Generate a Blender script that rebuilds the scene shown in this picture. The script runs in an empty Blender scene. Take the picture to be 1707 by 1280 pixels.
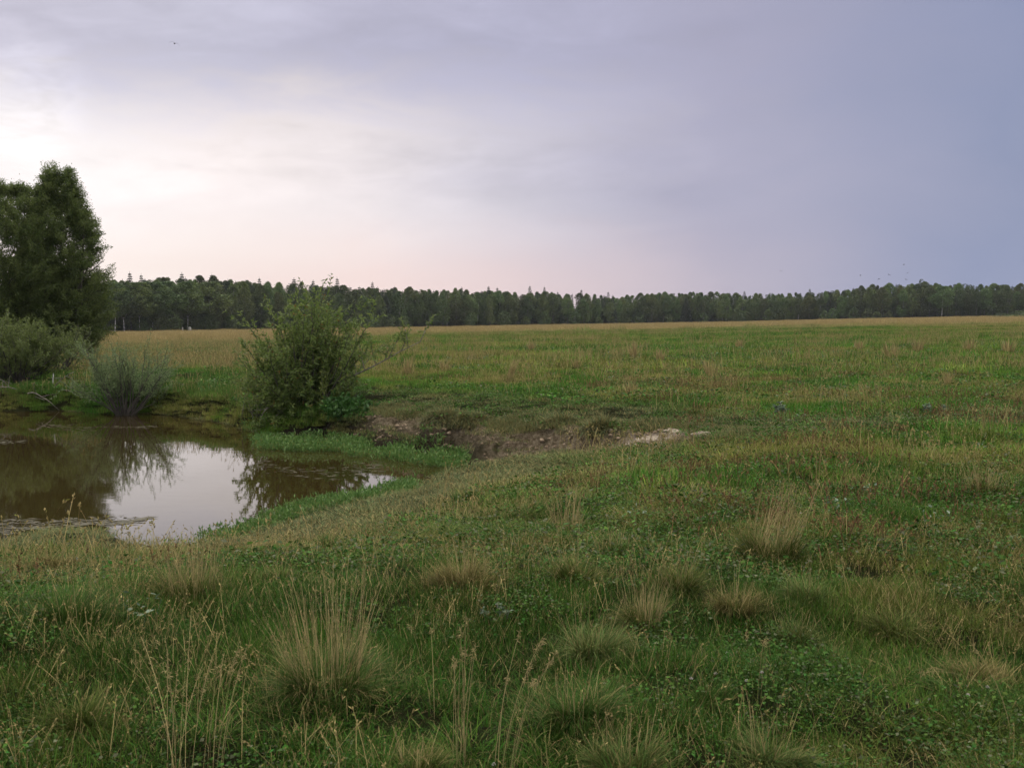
import bpy, math, random
import numpy as np
from mathutils import Vector, Matrix

# ------------------------------------------------------------------ camera, sky, sun, exposure
scene = bpy.context.scene
C = scene.collection
PW, PH, LENS, SENS = 1707.0, 1280.0, 35.0, 36.0
F = LENS / SENS * PW
CAMZ = 1.6
PITCH = math.atan(100.0 / F)            # the horizon lies 100 px above the middle of the photograph
cam_d = bpy.data.cameras.new('camera')
cam_d.lens, cam_d.sensor_width, cam_d.sensor_fit = LENS, SENS, 'HORIZONTAL'
cam_d.clip_start, cam_d.clip_end = 0.05, 9000
cam_d.dof.use_dof, cam_d.dof.focus_distance, cam_d.dof.aperture_fstop = True, 14.0, 9.0
cam = bpy.data.objects.new('camera', cam_d); C.objects.link(cam)
cam.location = (0, 0, CAMZ); cam.rotation_euler = (math.pi / 2 - PITCH, 0, 0)
scene.camera = cam
scene.view_settings.view_transform = 'Standard'
scene.view_settings.look = 'None'
scene.view_settings.exposure = 0.0
scene.view_settings.gamma = 1.0
scene.cycles.max_bounces = 8
scene.cycles.transparent_max_bounces = 8

SUN_AZ, SUN_EL, GLOW_AZ = -0.85, math.radians(9), -0.50
def srgb(r, g, b, k=1.0):
    f = lambda c: (c / 12.92 if c <= 0.04045 else ((c + 0.055) / 1.055) ** 2.4) * k
    return (f(r / 255), f(g / 255), f(b / 255), 1.0)

class NT:
    """small wrapper for writing node trees"""
    def __init__(s, tree): s.t = tree; s.n = tree.nodes; s.l = tree.links
    def new(s, typ, **kw):
        n = s.n.new(typ)
        for k, v in kw.items(): setattr(n, k, v)
        return n
    def put(s, sock, v):
        if isinstance(v, bpy.types.NodeSocket): s.l.new(v, sock)
        elif v is not None: sock.default_value = v
    def m(s, op, a, b=None, c=None, clamp=False):
        n = s.new('ShaderNodeMath', operation=op, use_clamp=clamp)
        for i, v in enumerate((a, b, c)): s.put(n.inputs[i], v)
        return n.outputs[0]
    def vm(s, op, a, b=None):
        n = s.new('ShaderNodeVectorMath', operation=op)
        s.put(n.inputs[0], a); s.put(n.inputs[1], b)
        return n.outputs['Value'] if op == 'DOT_PRODUCT' else n.outputs[0]
    def smooth(s, v, a, b, lo=0.0, hi=1.0):
        n = s.new('ShaderNodeMapRange', interpolation_type='SMOOTHSTEP')
        s.put(n.inputs[0], v)
        for i, x in enumerate((a, b, lo, hi)): n.inputs[i + 1].default_value = x
        return n.outputs[0]
    def mix(s, f, a, b, blend='MIX'):
        n = s.new('ShaderNodeMix', data_type='RGBA', blend_type=blend)
        s.put(n.inputs[0], f); s.put(n.inputs[6], a); s.put(n.inputs[7], b)
        return n.outputs[2]
    def ramp(s, f, stops):
        n = s.new('ShaderNodeValToRGB'); e = n.color_ramp.elements
        while len(e) < len(stops): e.new(0.5)
        for el, (p, c) in zip(e, stops): el.position = p; el.color = c
        s.put(n.inputs[0], f)
        return n.outputs[0]
    def noise(s, vec, scale, detail=3.0, rough=0.5, dist=0.0, out=0):
        n = s.new('ShaderNodeTexNoise')
        s.put(n.inputs['Vector'], vec); n.inputs['Scale'].default_value = scale
        n.inputs['Detail'].default_value = detail; n.inputs['Roughness'].default_value = rough
        n.inputs['Distortion'].default_value = dist
        return n.outputs[out]
    def attr(s, name, typ='GEOMETRY', out='Fac'):
        return s.new('ShaderNodeAttribute', attribute_name=name, attribute_type=typ).outputs[out]

def build_world():
    w = bpy.data.worlds.new('World'); scene.world = w; w.use_nodes = True
    t = NT(w.node_tree); t.n.clear()
    d = t.vm('NORMALIZE', t.new('ShaderNodeTexCoord').outputs['Generated'])
    sp = t.new('ShaderNodeSeparateXYZ'); t.l.new(d, sp.inputs[0])
    x, y, z = sp.outputs
    h = t.m('SQRT', t.m('ADD', t.m('ADD', t.m('MULTIPLY', x, x), t.m('MULTIPLY', y, y)), 1e-6))
    cu = t.m('DIVIDE', t.m('ADD', t.m('MULTIPLY', x, math.sin(GLOW_AZ)), t.m('MULTIPLY', y, math.cos(GLOW_AZ))), h)
    az = t.m('ARCCOSINE', t.m('MINIMUM', t.m('MAXIMUM', cu, -1.0), 1.0))      # angle away from the bearing of the brightest sky
    el = t.m('ARCSINE', z)
    st = t.vm('MULTIPLY', d, (1.0, 1.0, 3.2))
    n1 = t.m('SUBTRACT', t.noise(st, 3.2, 4, 0.5, 0.4), 0.5)
    n2 = t.m('SUBTRACT', t.noise(t.vm('ADD', st, (5.3, 1.7, 2.1)), 5.5, 5, 0.55, 0.6), 0.5)
    n3 = t.m('SUBTRACT', t.noise(t.vm('ADD', st, (9.1, 4.2, 7.7)), 15.0, 5, 0.6, 0.5), 0.5)
    u = t.m('ADD', az, t.m('MULTIPLY', n1, 0.22))
    u = t.m('DIVIDE', u, math.pi)
    e = t.m('ADD', el, t.m('ADD', t.m('MULTIPLY', n2, 0.13), t.m('MULTIPLY', n3, 0.055)))
    p = lambda a: a / math.pi
    low = t.ramp(u, [(p(.04), srgb(255, 243, 238, 1.06)), (p(.20), srgb(254, 238, 232, 1.0)), (p(.34), srgb(251, 228, 224)),
                     (p(.50), srgb(234, 213, 215)), (p(.70), srgb(190, 182, 199)), (p(.97), srgb(146, 155, 187)), (1.0, srgb(165, 172, 200))])
    mid = t.ramp(u, [(p(.04), srgb(254, 248, 248, 1.04)), (p(.20), srgb(253, 243, 242, 1.03)), (p(.34), srgb(247, 238, 240)),
                     (p(.50), srgb(216, 211, 222)), (p(.70), srgb(178, 176, 198)), (p(.97), srgb(147, 155, 185)), (1.0, srgb(215, 218, 235))])
    hig = t.ramp(u, [(p(.04), srgb(202, 199, 216)), (p(.20), srgb(198, 196, 214)), (p(.34), srgb(191, 189, 209)),
                     (p(.50), srgb(182, 181, 204)), (p(.70), srgb(171, 170, 194)), (p(.97), srgb(146, 154, 185)), (1.0, srgb(225, 226, 240))])
    zen = (2.0, 1.96, 1.72, 1.0)
    c = t.mix(t.smooth(t.m('ADD', el, t.m('MULTIPLY', n2, 0.05)), 0.035, 0.12), low, mid)
    c = t.mix(t.smooth(t.m('SUBTRACT', e, t.m('MULTIPLY', t.smooth(az, 0.1, 0.55), 0.02)), 0.145, 0.25), c, hig)
    c = t.mix(t.smooth(el, 0.38, 0.85), c, zen)
    c = t.mix(1.0, c, t.m('MULTIPLY_ADD', t.m('MULTIPLY', t.m('ADD', n2, t.m('MULTIPLY', n3, 0.6)), t.m('MULTIPLY', t.smooth(el, 0.06, 0.17), t.smooth(az, 0.45, 0.85, 1.0, 0.12))), 0.42, 1.0), 'MULTIPLY')
    # the sun's glow behind the cloud, broken up
    gd = Vector((math.sin(-0.455) * math.cos(0.2), math.cos(-0.455) * math.cos(0.2), math.sin(0.2)))
    g = t.vm('DOT_PRODUCT', d, tuple(gd))
    gl = t.m('MULTIPLY', t.smooth(g, 0.955, 1.0), t.smooth(n2, -0.16, 0.14))
    gl = t.m('ADD', t.m('MULTIPLY', gl, 0.03), t.m('MULTIPLY', t.smooth(g, 0.9975, 1.0), t.m('MULTIPLY', t.smooth(n3, -0.12, 0.16), 0.12)))
    c = t.mix(1.0, c, t.mix(gl, (0, 0, 0, 1), (1.0, 0.96, 0.93, 1)), 'ADD')
    sky = t.new('ShaderNodeTexSky', sky_type='NISHITA')
    sky.sun_disc = False; sky.sun_elevation = SUN_EL; sky.sun_rotation = SUN_AZ % (2 * math.pi)
    b1 = t.new('ShaderNodeBackground'); t.l.new(sky.outputs[0], b1.inputs[0]); b1.inputs[1].default_value = 0.1
    b2 = t.new('ShaderNodeBackground'); t.l.new(c, b2.inputs[0]); b2.inputs[1].default_value = 1.0
    ms = t.new('ShaderNodeMixShader'); ms.inputs[0].default_value = 0.97          # cloud cover
    t.l.new(b1.outputs[0], ms.inputs[1]); t.l.new(b2.outputs[0], ms.inputs[2])
    out = t.new('ShaderNodeOutputWorld'); t.l.new(ms.outputs[0], out.inputs[0])
build_world()

sun_d = bpy.data.lights.new('sun', 'SUN'); sun_d.energy = 0.6; sun_d.angle = math.radians(20); sun_d.color = (1.0, 0.82, 0.68)
sun = bpy.data.objects.new('sun', sun_d); C.objects.link(sun)
sdir = Vector((math.sin(SUN_AZ) * math.cos(SUN_EL), math.cos(SUN_AZ) * math.cos(SUN_EL), math.sin(SUN_EL)))
sun.rotation_euler = sdir.to_track_quat('Z', 'Y').to_euler(); sun.location = (-20, 10, 40)

# ------------------------------------------------------------------ helpers
def ray(px, py):
    a, b = (px - PW / 2) / F, (PH / 2 - py) / F
    return np.array([a, math.cos(PITCH) + b * math.sin(PITCH), -math.sin(PITCH) + b * math.cos(PITCH)])
def at_z(px, py, z):                      # point of the level z seen in that direction
    r = ray(px, py); t = (z - CAMZ) / r[2]
    return r * t + np.array([0, 0, CAMZ])
def at_d(px, py, D):                      # point at distance D (along +Y)
    r = ray(px, py); t = D / r[1]
    return r * t + np.array([0, 0, CAMZ])

def _hash(ix, iy, iz, seed):
    h = (ix.astype(np.int64) * 374761393 + iy.astype(np.int64) * 668265263 + iz.astype(np.int64) * 2147483647 + seed * 1274126177) & 0xFFFFFFFF
    h = ((h ^ (h >> 13)) * 1274126177) & 0xFFFFFFFF
    h = (h ^ (h >> 16)) & 0xFFFFFFFF
    return h / 4294967295.0
def vnoise(x, y, seed=0, z=None):
    x = np.asarray(x, float); y = np.asarray(y, float)
    if z is None:
        ix, iy = np.floor(x), np.floor(y); fx, fy = x - ix, y - iy
        fx = fx * fx * (3 - 2 * fx); fy = fy * fy * (3 - 2 * fy); o = np.zeros_like(ix)
        g = lambda a, b: _hash(ix + a, iy + b, o, seed)
        return (g(0, 0) * (1 - fx) + g(1, 0) * fx) * (1 - fy) + (g(0, 1) * (1 - fx) + g(1, 1) * fx) * fy
    z = np.asarray(z, float)
    ix, iy, iz = np.floor(x), np.floor(y), np.floor(z); fx, fy, fz = x - ix, y - iy, z - iz
    fx, fy, fz = [f * f * (3 - 2 * f) for f in (fx, fy, fz)]
    r = 0
    for a in (0, 1):
        for b in (0, 1):
            for c in (0, 1):
                r = r + _hash(ix + a, iy + b, iz + c, seed) * (fx if a else 1 - fx) * (fy if b else 1 - fy) * (fz if c else 1 - fz)
    return r
def fbm(x, y, seed=0, octaves=4):
    s, a, n = 0.0, 0.5, 0.0
    for k in range(octaves):
        s = s + a * vnoise(np.asarray(x) * 2 ** k + 17.3 * k, np.asarray(y) * 2 ** k - 9.1 * k, seed + k); n += a; a *= 0.5
    return s / n
def sstep(a, b, v):
    t = np.clip((np.asarray(v, float) - a) / (b - a), 0, 1)
    return t * t * (3 - 2 * t)
def sdist(poly, x, y):                    # signed distance, positive inside the polygon
    x = np.asarray(x, float); y = np.asarray(y, float)
    d2 = np.full(x.shape, 1e18); ins = np.zeros(x.shape, bool)
    n = len(poly)
    for i in range(n):
        ax, ay = poly[i]; bx, by = poly[(i + 1) % n]
        ex, ey = bx - ax, by - ay; L = ex * ex + ey * ey + 1e-12
        t = np.clip(((x - ax) * ex + (y - ay) * ey) / L, 0, 1)
        d2 = np.minimum(d2, (x - ax - t * ex) ** 2 + (y - ay - t * ey) ** 2)
        c = (ay > y) != (by > y)
        ins ^= c & (x < (bx - ax) * (y - ay) / (by - ay + 1e-12) + ax)
    d = np.sqrt(d2)
    return np.where(ins, d, -d)

def mk(name, V, Q, mat, parent=None, attrs=None, smooth=True):
    """one mesh object out of an array of vertices and an array of quads"""
    V = np.asarray(V, np.float32).reshape(-1, 3); Q = np.asarray(Q, np.int32)
    me = bpy.data.meshes.new(name)
    me.vertices.add(len(V)); me.vertices.foreach_set('co', V.ravel())
    k = Q.shape[1]
    me.loops.add(Q.size); me.loops.foreach_set('vertex_index', Q.ravel())
    me.polygons.add(len(Q))
    me.polygons.foreach_set('loop_start', np.arange(0, Q.size, k, dtype=np.int32))
    me.polygons.foreach_set('use_smooth', np.full(len(Q), smooth))
    for nm, a in (attrs or {}).items():
        at = me.attributes.new(nm, 'FLOAT', 'POINT'); at.data.foreach_set('value', np.asarray(a, np.float32))
    me.update(calc_edges=True); me.validate()
    if mat is not None: me.materials.append(mat)
    o = bpy.data.objects.new(name, me)
    if parent is not False:
        C.objects.link(o)
        if parent is not None: o.parent = parent
    return o
def tag(o, label=None, cat=None, group=None, kind=None):
    for k, v in (('label', label), ('category', cat), ('group', group), ('kind', kind)):
        if v: o[k] = v
    return o
def thing(name, loc, label, cat, group=None, rz=0.0, s=1.0):
    o = bpy.data.objects.new(name, None); C.objects.link(o); o.empty_display_size = 0.1
    o.location = [float(v) for v in loc]; o.rotation_euler = (0, 0, rz)
    o.scale = (s, s, s) if not hasattr(s, '__len__') else s
    return tag(o, label, cat, group)
def copy_tree(o, parent=None):
    c = o.copy(); C.objects.link(c); c.parent = parent
    for ch in o.children: copy_tree(ch, c)
    return c

class Geo:
    """collects quads with per-vertex attributes rnd and h"""
    def __init__(s): s.V, s.Q, s.R, s.H, s.n = [], [], [], [], 0
    def add(s, V, Q, R, H):
        s.V.append(V.reshape(-1, 3)); s.Q.append(Q + s.n); s.R.append(R.ravel()); s.H.append(H.ravel()); s.n += V.size // 3
    def build(s, name, mat, parent=None, smooth=True):
        return mk(name, np.concatenate(s.V), np.concatenate(s.Q), mat, parent,
                  {'rnd': np.concatenate(s.R), 'h': np.concatenate(s.H)}, smooth)

def unit(v): return v / (np.linalg.norm(v, axis=-1, keepdims=True) + 1e-9)
def blades(g, rng, P, L, W, az, th0, kap, nseg=3, taper=1.0, rnd=None):
    """grass blades: roots P, length L, width W, bearing az, first lean th0, added lean kap"""
    n = len(P); rnd = rng.random(n) if rnd is None else rnd
    hd = np.stack([np.cos(az), np.sin(az), np.zeros(n)], 1); sd = np.stack([-np.sin(az), np.cos(az), np.zeros(n)], 1)
    tw = rng.uniform(-0.9, 0.9, n)[:, None]; sd = unit(sd * np.cos(tw) + hd * np.sin(tw))
    pts = [P]; cur = P.copy()
    for i in range(nseg):
        th = th0 + kap * (i + 0.5) / nseg
        cur = cur + (hd * np.sin(th)[:, None] + np.array([0, 0, 1.0]) * np.cos(th)[:, None]) * (L / nseg)[:, None]
        pts.append(cur)
    V = np.zeros((n, nseg + 1, 2, 3)); H = np.zeros((n, nseg + 1, 2))
    for i, p in enumerate(pts):
        s = i / nseg; w = W * (0.75 + 0.25 * min(1, 3 * s)) * (1 - taper * 0.93 * s ** 1.6) * 0.5
        V[:, i, 0] = p - sd * w[:, None]; V[:, i, 1] = p + sd * w[:, None]; H[:, i] = s
    b = np.arange(n)[:, None] * (2 * (nseg + 1)) + np.arange(nseg)[None] * 2
    Q = np.stack([b, b + 1, b + 3, b + 2], -1).reshape(-1, 4)
    g.add(V, Q, np.repeat(rnd, 2 * (nseg + 1)), H)
    return pts
def leaves(g, rng, P, D, L, W, rnd=None, fold=0.25, up=0.0):
    n = len(P); D = unit(D); rnd = rng.random(n) if rnd is None else rnd
    rv = rng.normal(size=(n, 3)); rv[:, 2] += 0
    sd = np.cross(D, rv)
    if up: sd = sd * np.array([1, 1, 1 - up])
    sd = unit(sd); nm = np.cross(sd, D)
    L = L[:, None]; W = W[:, None]
    droop = np.array([0, 0, -0.12])
    V = np.stack([P, P + D * L * 0.45 + sd * W * 0.5 + nm * W * fold, P + D * L + droop * L, P + D * L * 0.45 - sd * W * 0.5 + nm * W * fold], 1)
    Q = np.arange(n)[:, None] * 4 + np.arange(4)[None]
    H = np.tile([0, .5, 1, .5], (n, 1))
    g.add(V, Q, np.repeat(rnd, 4), H)
def tube(g, pts, rad, sides=5, rnd=0.5, cap=True):
    pts = np.asarray(pts, float); n = len(pts); rad = np.broadcast_to(rad, (n,)).astype(float)
    if cap:
        d0 = unit(pts[-1] - pts[-2]); pts = np.vstack([pts, pts[-1] + d0 * rad[-1] * 0.5]); rad = np.append(rad, rad[-1] * 0.05); n += 1
    T = unit(np.gradient(pts, axis=0)); ref = np.array([0.31, 0.17, 0.93])
    if abs(T[0] @ unit(ref)) > 0.97: ref = np.array([1.0, 0.1, 0])
    A = unit(np.cross(T, ref)); B = np.cross(T, A)
    a = np.linspace(0, 2 * math.pi, sides, endpoint=False)
    V = pts[:, None] + (A[:, None] * np.cos(a)[None, :, None] + B[:, None] * np.sin(a)[None, :, None]) * rad[:, None, None]
    i = np.arange(n - 1)[:, None] * sides; j = np.arange(sides)[None]
    Q = np.stack([i + j, i + (j + 1) % sides, i + sides + (j + 1) % sides, i + sides + j], -1).reshape(-1, 4)
    g.add(V, Q, np.full(n * sides, rnd), np.repeat(np.linspace(0, 1, n), sides))
def curve(p0, d0, L, rng, n=6, wob=0.15, lift=0.0):
    p = np.array(p0, float); d = unit(np.array(d0, float)); out = [p.copy()]
    for i in range(n):
        d = unit(d + rng.normal(size=3) * wob + np.array([0, 0, lift]))
        p = p + d * L / n; out.append(p.copy())
    return np.array(out)

# ------------------------------------------------------------------ materials
def material(name):
    m = bpy.data.materials.new(name); m.use_nodes = True
    t = NT(m.node_tree); t.n.clear()
    return m, t, t.new('ShaderNodeOutputMaterial')
def leaf_shader(t, out, col, trans=0.35, tcol=None, rough=0.5, spec=0.3):
    p = t.new('ShaderNodeBsdfPrincipled'); t.put(p.inputs['Base Color'], col)
    p.inputs['Roughness'].default_value = rough; p.inputs['Specular IOR Level'].default_value = spec
    tr = t.new('ShaderNodeBsdfTranslucent'); t.put(tr.inputs[0], tcol if tcol is not None else col)
    ms = t.new('ShaderNodeMixShader'); ms.inputs[0].default_value = trans
    t.l.new(p.outputs[0], ms.inputs[1]); t.l.new(tr.outputs[0], ms.inputs[2]); t.l.new(ms.outputs[0], out.inputs[0])
def mat_grass(name, straw=(0.38, 0.295, 0.13), inst=True, col=(0.06, 0.1, 0.03), dry=0.2, tip=0.35):
    """blades: the plant's own colour, some blades gone to straw, tips paler"""
    m, t, out = material(name)
    r = t.attr('rnd'); h = t.attr('h')
    c = t.attr('col', 'INSTANCER', 'Color') if inst else (*col, 1)
    dr = t.attr('dry', 'INSTANCER') if inst else dry
    r2 = t.m('FRACT', t.m('MULTIPLY', r, 7.31)); r3 = t.m('FRACT', t.m('MULTIPLY', r, 23.7))
    v = t.new('ShaderNodeHueSaturation'); t.put(v.inputs['Color'], c)
    t.put(v.inputs['Value'], t.m('MULTIPLY_ADD', r2, 0.9, 0.55)); t.put(v.inputs['Hue'], t.m('MULTIPLY_ADD', r3, 0.06, 0.47))
    t.put(v.inputs['Saturation'], 1.0)
    isdry = t.smooth(t.m('SUBTRACT', dr, r), -0.08, 0.08)
    s = t.mix(r2, (*[x * 0.6 for x in straw], 1), (*[min(1, x * 1.25) for x in straw], 1))
    k = t.m('MAXIMUM', isdry, t.m('MULTIPLY', t.m('MULTIPLY', h, tip), dr), clamp=True)
    leaf_shader(t, out, t.mix(k, v.outputs[0], s), 0.18, rough=0.6, spec=0.1)
    return m
def mat_leaf(name, a, b, trans=0.35, objrand=0.0, rough=0.45, spec=0.4, dryleaf=0.0, drycol=(0.25, 0.16, 0.05)):
    m, t, out = material(name)
    r = t.attr('rnd')
    c = t.mix(r, (*a, 1), (*b, 1))
    if dryleaf:
        c = t.mix(t.smooth(t.m('FRACT', t.m('MULTIPLY', r, 31.7)), 1 - dryleaf, 1 - dryleaf + 0.01), c, (*drycol, 1))
    if objrand:
        v = t.new('ShaderNodeHueSaturation'); o = t.new('ShaderNodeObjectInfo').outputs['Random']
        t.put(v.inputs['Color'], c); t.put(v.inputs['Value'], t.m('MULTIPLY_ADD', o, objrand, 1 - objrand / 2))
        t.put(v.inputs['Hue'], t.m('MULTIPLY_ADD', t.m('FRACT', t.m('MULTIPLY', o, 13.7)), 0.05, 0.475)); c = v.outputs[0]
    leaf_shader(t, out, c, trans, rough=rough, spec=spec)
    return m
def mat_bark(name, a, b, scale=6.0, stretch=(1, 1, 0.25), rough=0.9):
    m, t, out = material(name)
    co = t.vm('MULTIPLY', t.new('ShaderNodeTexCoord').outputs['Object'], stretch)
    c = t.mix(t.smooth(t.noise(co, scale, 5, 0.6), 0.35, 0.65), (*a, 1), (*b, 1))
    p = t.new('ShaderNodeBsdfPrincipled'); t.put(p.inputs['Base Color'], c); p.inputs['Roughness'].default_value = rough
    bp = t.new('ShaderNodeBump'); bp.inputs['Strength'].default_value = 0.6; bp.inputs['Distance'].default_value = 0.02
    t.put(bp.inputs['Height'], t.noise(co, scale * 3, 4)); t.l.new(bp.outputs[0], p.inputs['Normal'])
    t.l.new(p.outputs[0], out.inputs[0])
    return m
def mat_plain(name, col, rough=0.8, var=0.3, scale=20.0):
    m, t, out = material(name)
    n = t.noise(t.new('ShaderNodeTexCoord').outputs['Object'], scale, 4)
    c = t.mix(n, (*[x * (1 - var) for x in col], 1), (*[x * (1 + var) for x in col], 1))
    p = t.new('ShaderNodeBsdfPrincipled'); t.put(p.inputs['Base Color'], c); p.inputs['Roughness'].default_value = rough
    t.l.new(p.outputs[0], out.inputs[0])
    return m

M_grass = mat_grass('grass_blades')
M_clover = mat_grass('clover_leaves', straw=(0.16, 0.17, 0.10), tip=0.1)
M_sorrel = mat_grass('sorrel_stalks', straw=(0.26, 0.145, 0.07), tip=0.5)
M_straw = mat_grass('straw_stalks', straw=(0.40, 0.31, 0.15), inst=False, col=(0.14, 0.14, 0.05), dry=0.95)
M_straw_pale = mat_grass('pale_straw', straw=(0.40, 0.31, 0.145), inst=False, col=(0.2, 0.18, 0.07), dry=0.95)
M_bark = mat_bark('willow_bark', (0.035, 0.03, 0.025), (0.10, 0.085, 0.07))
M_twig = mat_bark('grey_twigs', (0.10, 0.085, 0.07), (0.24, 0.21, 0.18), 15)
M_birch = mat_bark('birch_bark', (0.09, 0.08, 0.07), (0.8, 0.78, 0.75), 0.9, (1, 1, 1.6))
M_birch_dull = mat_bark('grey_birch_bark', (0.04, 0.04, 0.035), (0.2, 0.2, 0.18), 0.9, (1, 1, 1.6))
M_spruce_bark = mat_bark('spruce_bark', (0.05, 0.035, 0.025), (0.11, 0.08, 0.06))
M_willow = mat_leaf('willow_leaves', (0.07, 0.11, 0.03), (0.21, 0.25, 0.08), 0.55)
M_yellow_willow = mat_leaf('yellow_willow_leaves', (0.11, 0.155, 0.04), (0.22, 0.26, 0.085), 0.45)
M_silver = mat_leaf('silver_willow_leaves', (0.12, 0.18, 0.07), (0.26, 0.33, 0.15), 0.5)
M_sallow = mat_leaf('sallow_leaves', (0.10, 0.16, 0.035), (0.24, 0.30, 0.09), 0.5, dryleaf=0.03)
M_sprig = mat_leaf('sprig_leaves', (0.14, 0.20, 0.04), (0.28, 0.31, 0.09), 0.35)
M_weed = mat_leaf('green_weed_leaves', (0.035, 0.10, 0.02), (0.08, 0.17, 0.04), 0.3)
M_water_leaf = mat_leaf('water_plant_leaves', (0.065, 0.15, 0.03), (0.17, 0.27, 0.075), 0.25, rough=0.4, spec=0.3, dryleaf=0.06, drycol=(0.22, 0.2, 0.06))
M_silver_weed = mat_leaf('silver_weed_leaves', (0.10, 0.15, 0.09), (0.22, 0.28, 0.2), 0.2)
M_birch_leaf = mat_leaf('birch_leaves', (0.055, 0.095, 0.03), (0.145, 0.19, 0.055), 0.35, 0.9)
M_aspen_leaf = mat_leaf('aspen_leaves', (0.05, 0.08, 0.03), (0.13, 0.155, 0.05), 0.35, 0.5)
M_spruce_leaf = mat_leaf('spruce_needles', (0.016, 0.03, 0.018), (0.04, 0.06, 0.03), 0.1, 0.4)
M_bush_leaf = mat_leaf('hedge_leaves', (0.06, 0.095, 0.03), (0.13, 0.17, 0.055), 0.3, 0.5)
M_flower = mat_plain('clover_flower', (0.62, 0.56, 0.54), 0.8, 0.15)
M_bird = mat_plain('bird_feathers', (0.05, 0.045, 0.05), 0.7)
M_post = mat_plain('weathered_wood', (0.42, 0.4, 0.36), 0.9)
M_stake = mat_plain('pale_wood', (0.36, 0.36, 0.32), 0.8)

# ------------------------------------------------------------------ the lie of the land
WATER = -1.0
shore_px = [(-420, 925), (-200, 918), (0, 908), (60, 892), (120, 886), (180, 890), (222, 905), (243, 918), (262, 923), (310, 918),
            (380, 901), (430, 880), (500, 859), (560, 841), (620, 835), (672, 826), (700, 812), (735, 795), (785, 778), (770, 764),
            (700, 757), (640, 748), (590, 737), (540, 729), (470, 727), (430, 720), (380, 706), (320, 696), (250, 689), (180, 691),
            (110, 684), (40, 686), (0, 684), (-200, 688), (-420, 690)]
POND = [tuple(at_z(a, b, WATER)[:2]) for a, b in shore_px]
i0 = shore_px.index((785, 778))
bank_px = [(812, 768, -.92), (850, 758, -.80), (930, 747, -.62), (1000, 744, -.48), (1080, 747, -.36), (1190, 746, -.24), (1300, 742, -.1)]
bank_line = [tuple(at_z(a, b, z)[:2]) for a, b, z in bank_px]
far_shore = POND[i0:][::-1]               # from the left end to the tip
FAR = far_shore + bank_line + [(12, 15.5), (60, 14), (60, 120), (-90, 120), (-90, 30)]
_pxs = [-400, 180, 600, 1030, 1200, 1450, 1707, 2250]
_D = [232, 265, 345, 430, 425, 410, 400, 385]
_yb = [559, 555.5, 549, 541, 538.5, 532.5, 527.5, 519]
_zb = [at_d(p, y, D)[2] for p, y, D in zip(_pxs, _yb, _D)]

def Zfull(x, y):
    x = np.asarray(x, float); y = np.asarray(y, float)
    px = PW / 2 + F * x / np.maximum(y, 2.0)
    D = np.interp(px, _pxs, _D); zb = np.interp(px, _pxs, _zb)
    z = zb * np.clip((y - 35) / (D - 35), 0, 1.25)
    dp = -sdist(POND, x, y)               # distance outside the pond
    dp = dp + (fbm(x * 1.3, y * 1.3, 5, 3) - 0.5) * 0.5 * sstep(0.0, 1.0, dp)
    tt = np.clip(dp / 6.0, 0, 1)
    depth = 1.0 - tt * (1.25 - 0.25 * tt)
    dF = sdist(FAR, x, y) + (fbm(x * 1.7, y * 1.7, 11, 3) - 0.5) * 0.75
    steep = 0.56 * sstep(-0.03, 0.42, dF) + 0.44 * sstep(0.2, 3.2, dF)
    depth = depth * (1 - steep)
    depth = np.where(dp < 0, 1.0 + np.minimum(0.5, -dp * 0.5), depth)
    land = sstep(-0.1, 0.5, dp)
    near = np.exp(-np.maximum(y - 30, 0) / 40)
    bumps = (fbm(x * 0.35, y * 0.35, 21, 3) - 0.5) * 0.22 + (fbm(x * 1.6, y * 1.6, 31, 3) - 0.5) * 0.22
    z = z - depth + bumps * land * near * np.where(depth > 0.3, 0.55, 1.0)
    soil = sstep(-0.55, 0.1, dF) * (1 - sstep(0.35, 0.75, dF)) * sstep(0.12, 0.35, depth / np.maximum(1 - steep, 0.05))
    soil = soil * sstep(565, 620, px) * (1 - sstep(1200, 1270, px))
    return z, dp, dF, depth, soil
def Z(x, y): return Zfull(x, y)[0]
def hit(px, py):                          # where the line of sight meets the ground
    r = ray(px, py); t = np.geomspace(1.5, 700, 1500)
    x, y, z = r[0] * t, r[1] * t, CAMZ + r[2] * t
    below = np.nonzero(z <= Z(x, y))[0]
    k = below[0] if len(below) else -1
    return np.array([x[k], y[k], Z(x[k], y[k])])

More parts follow.
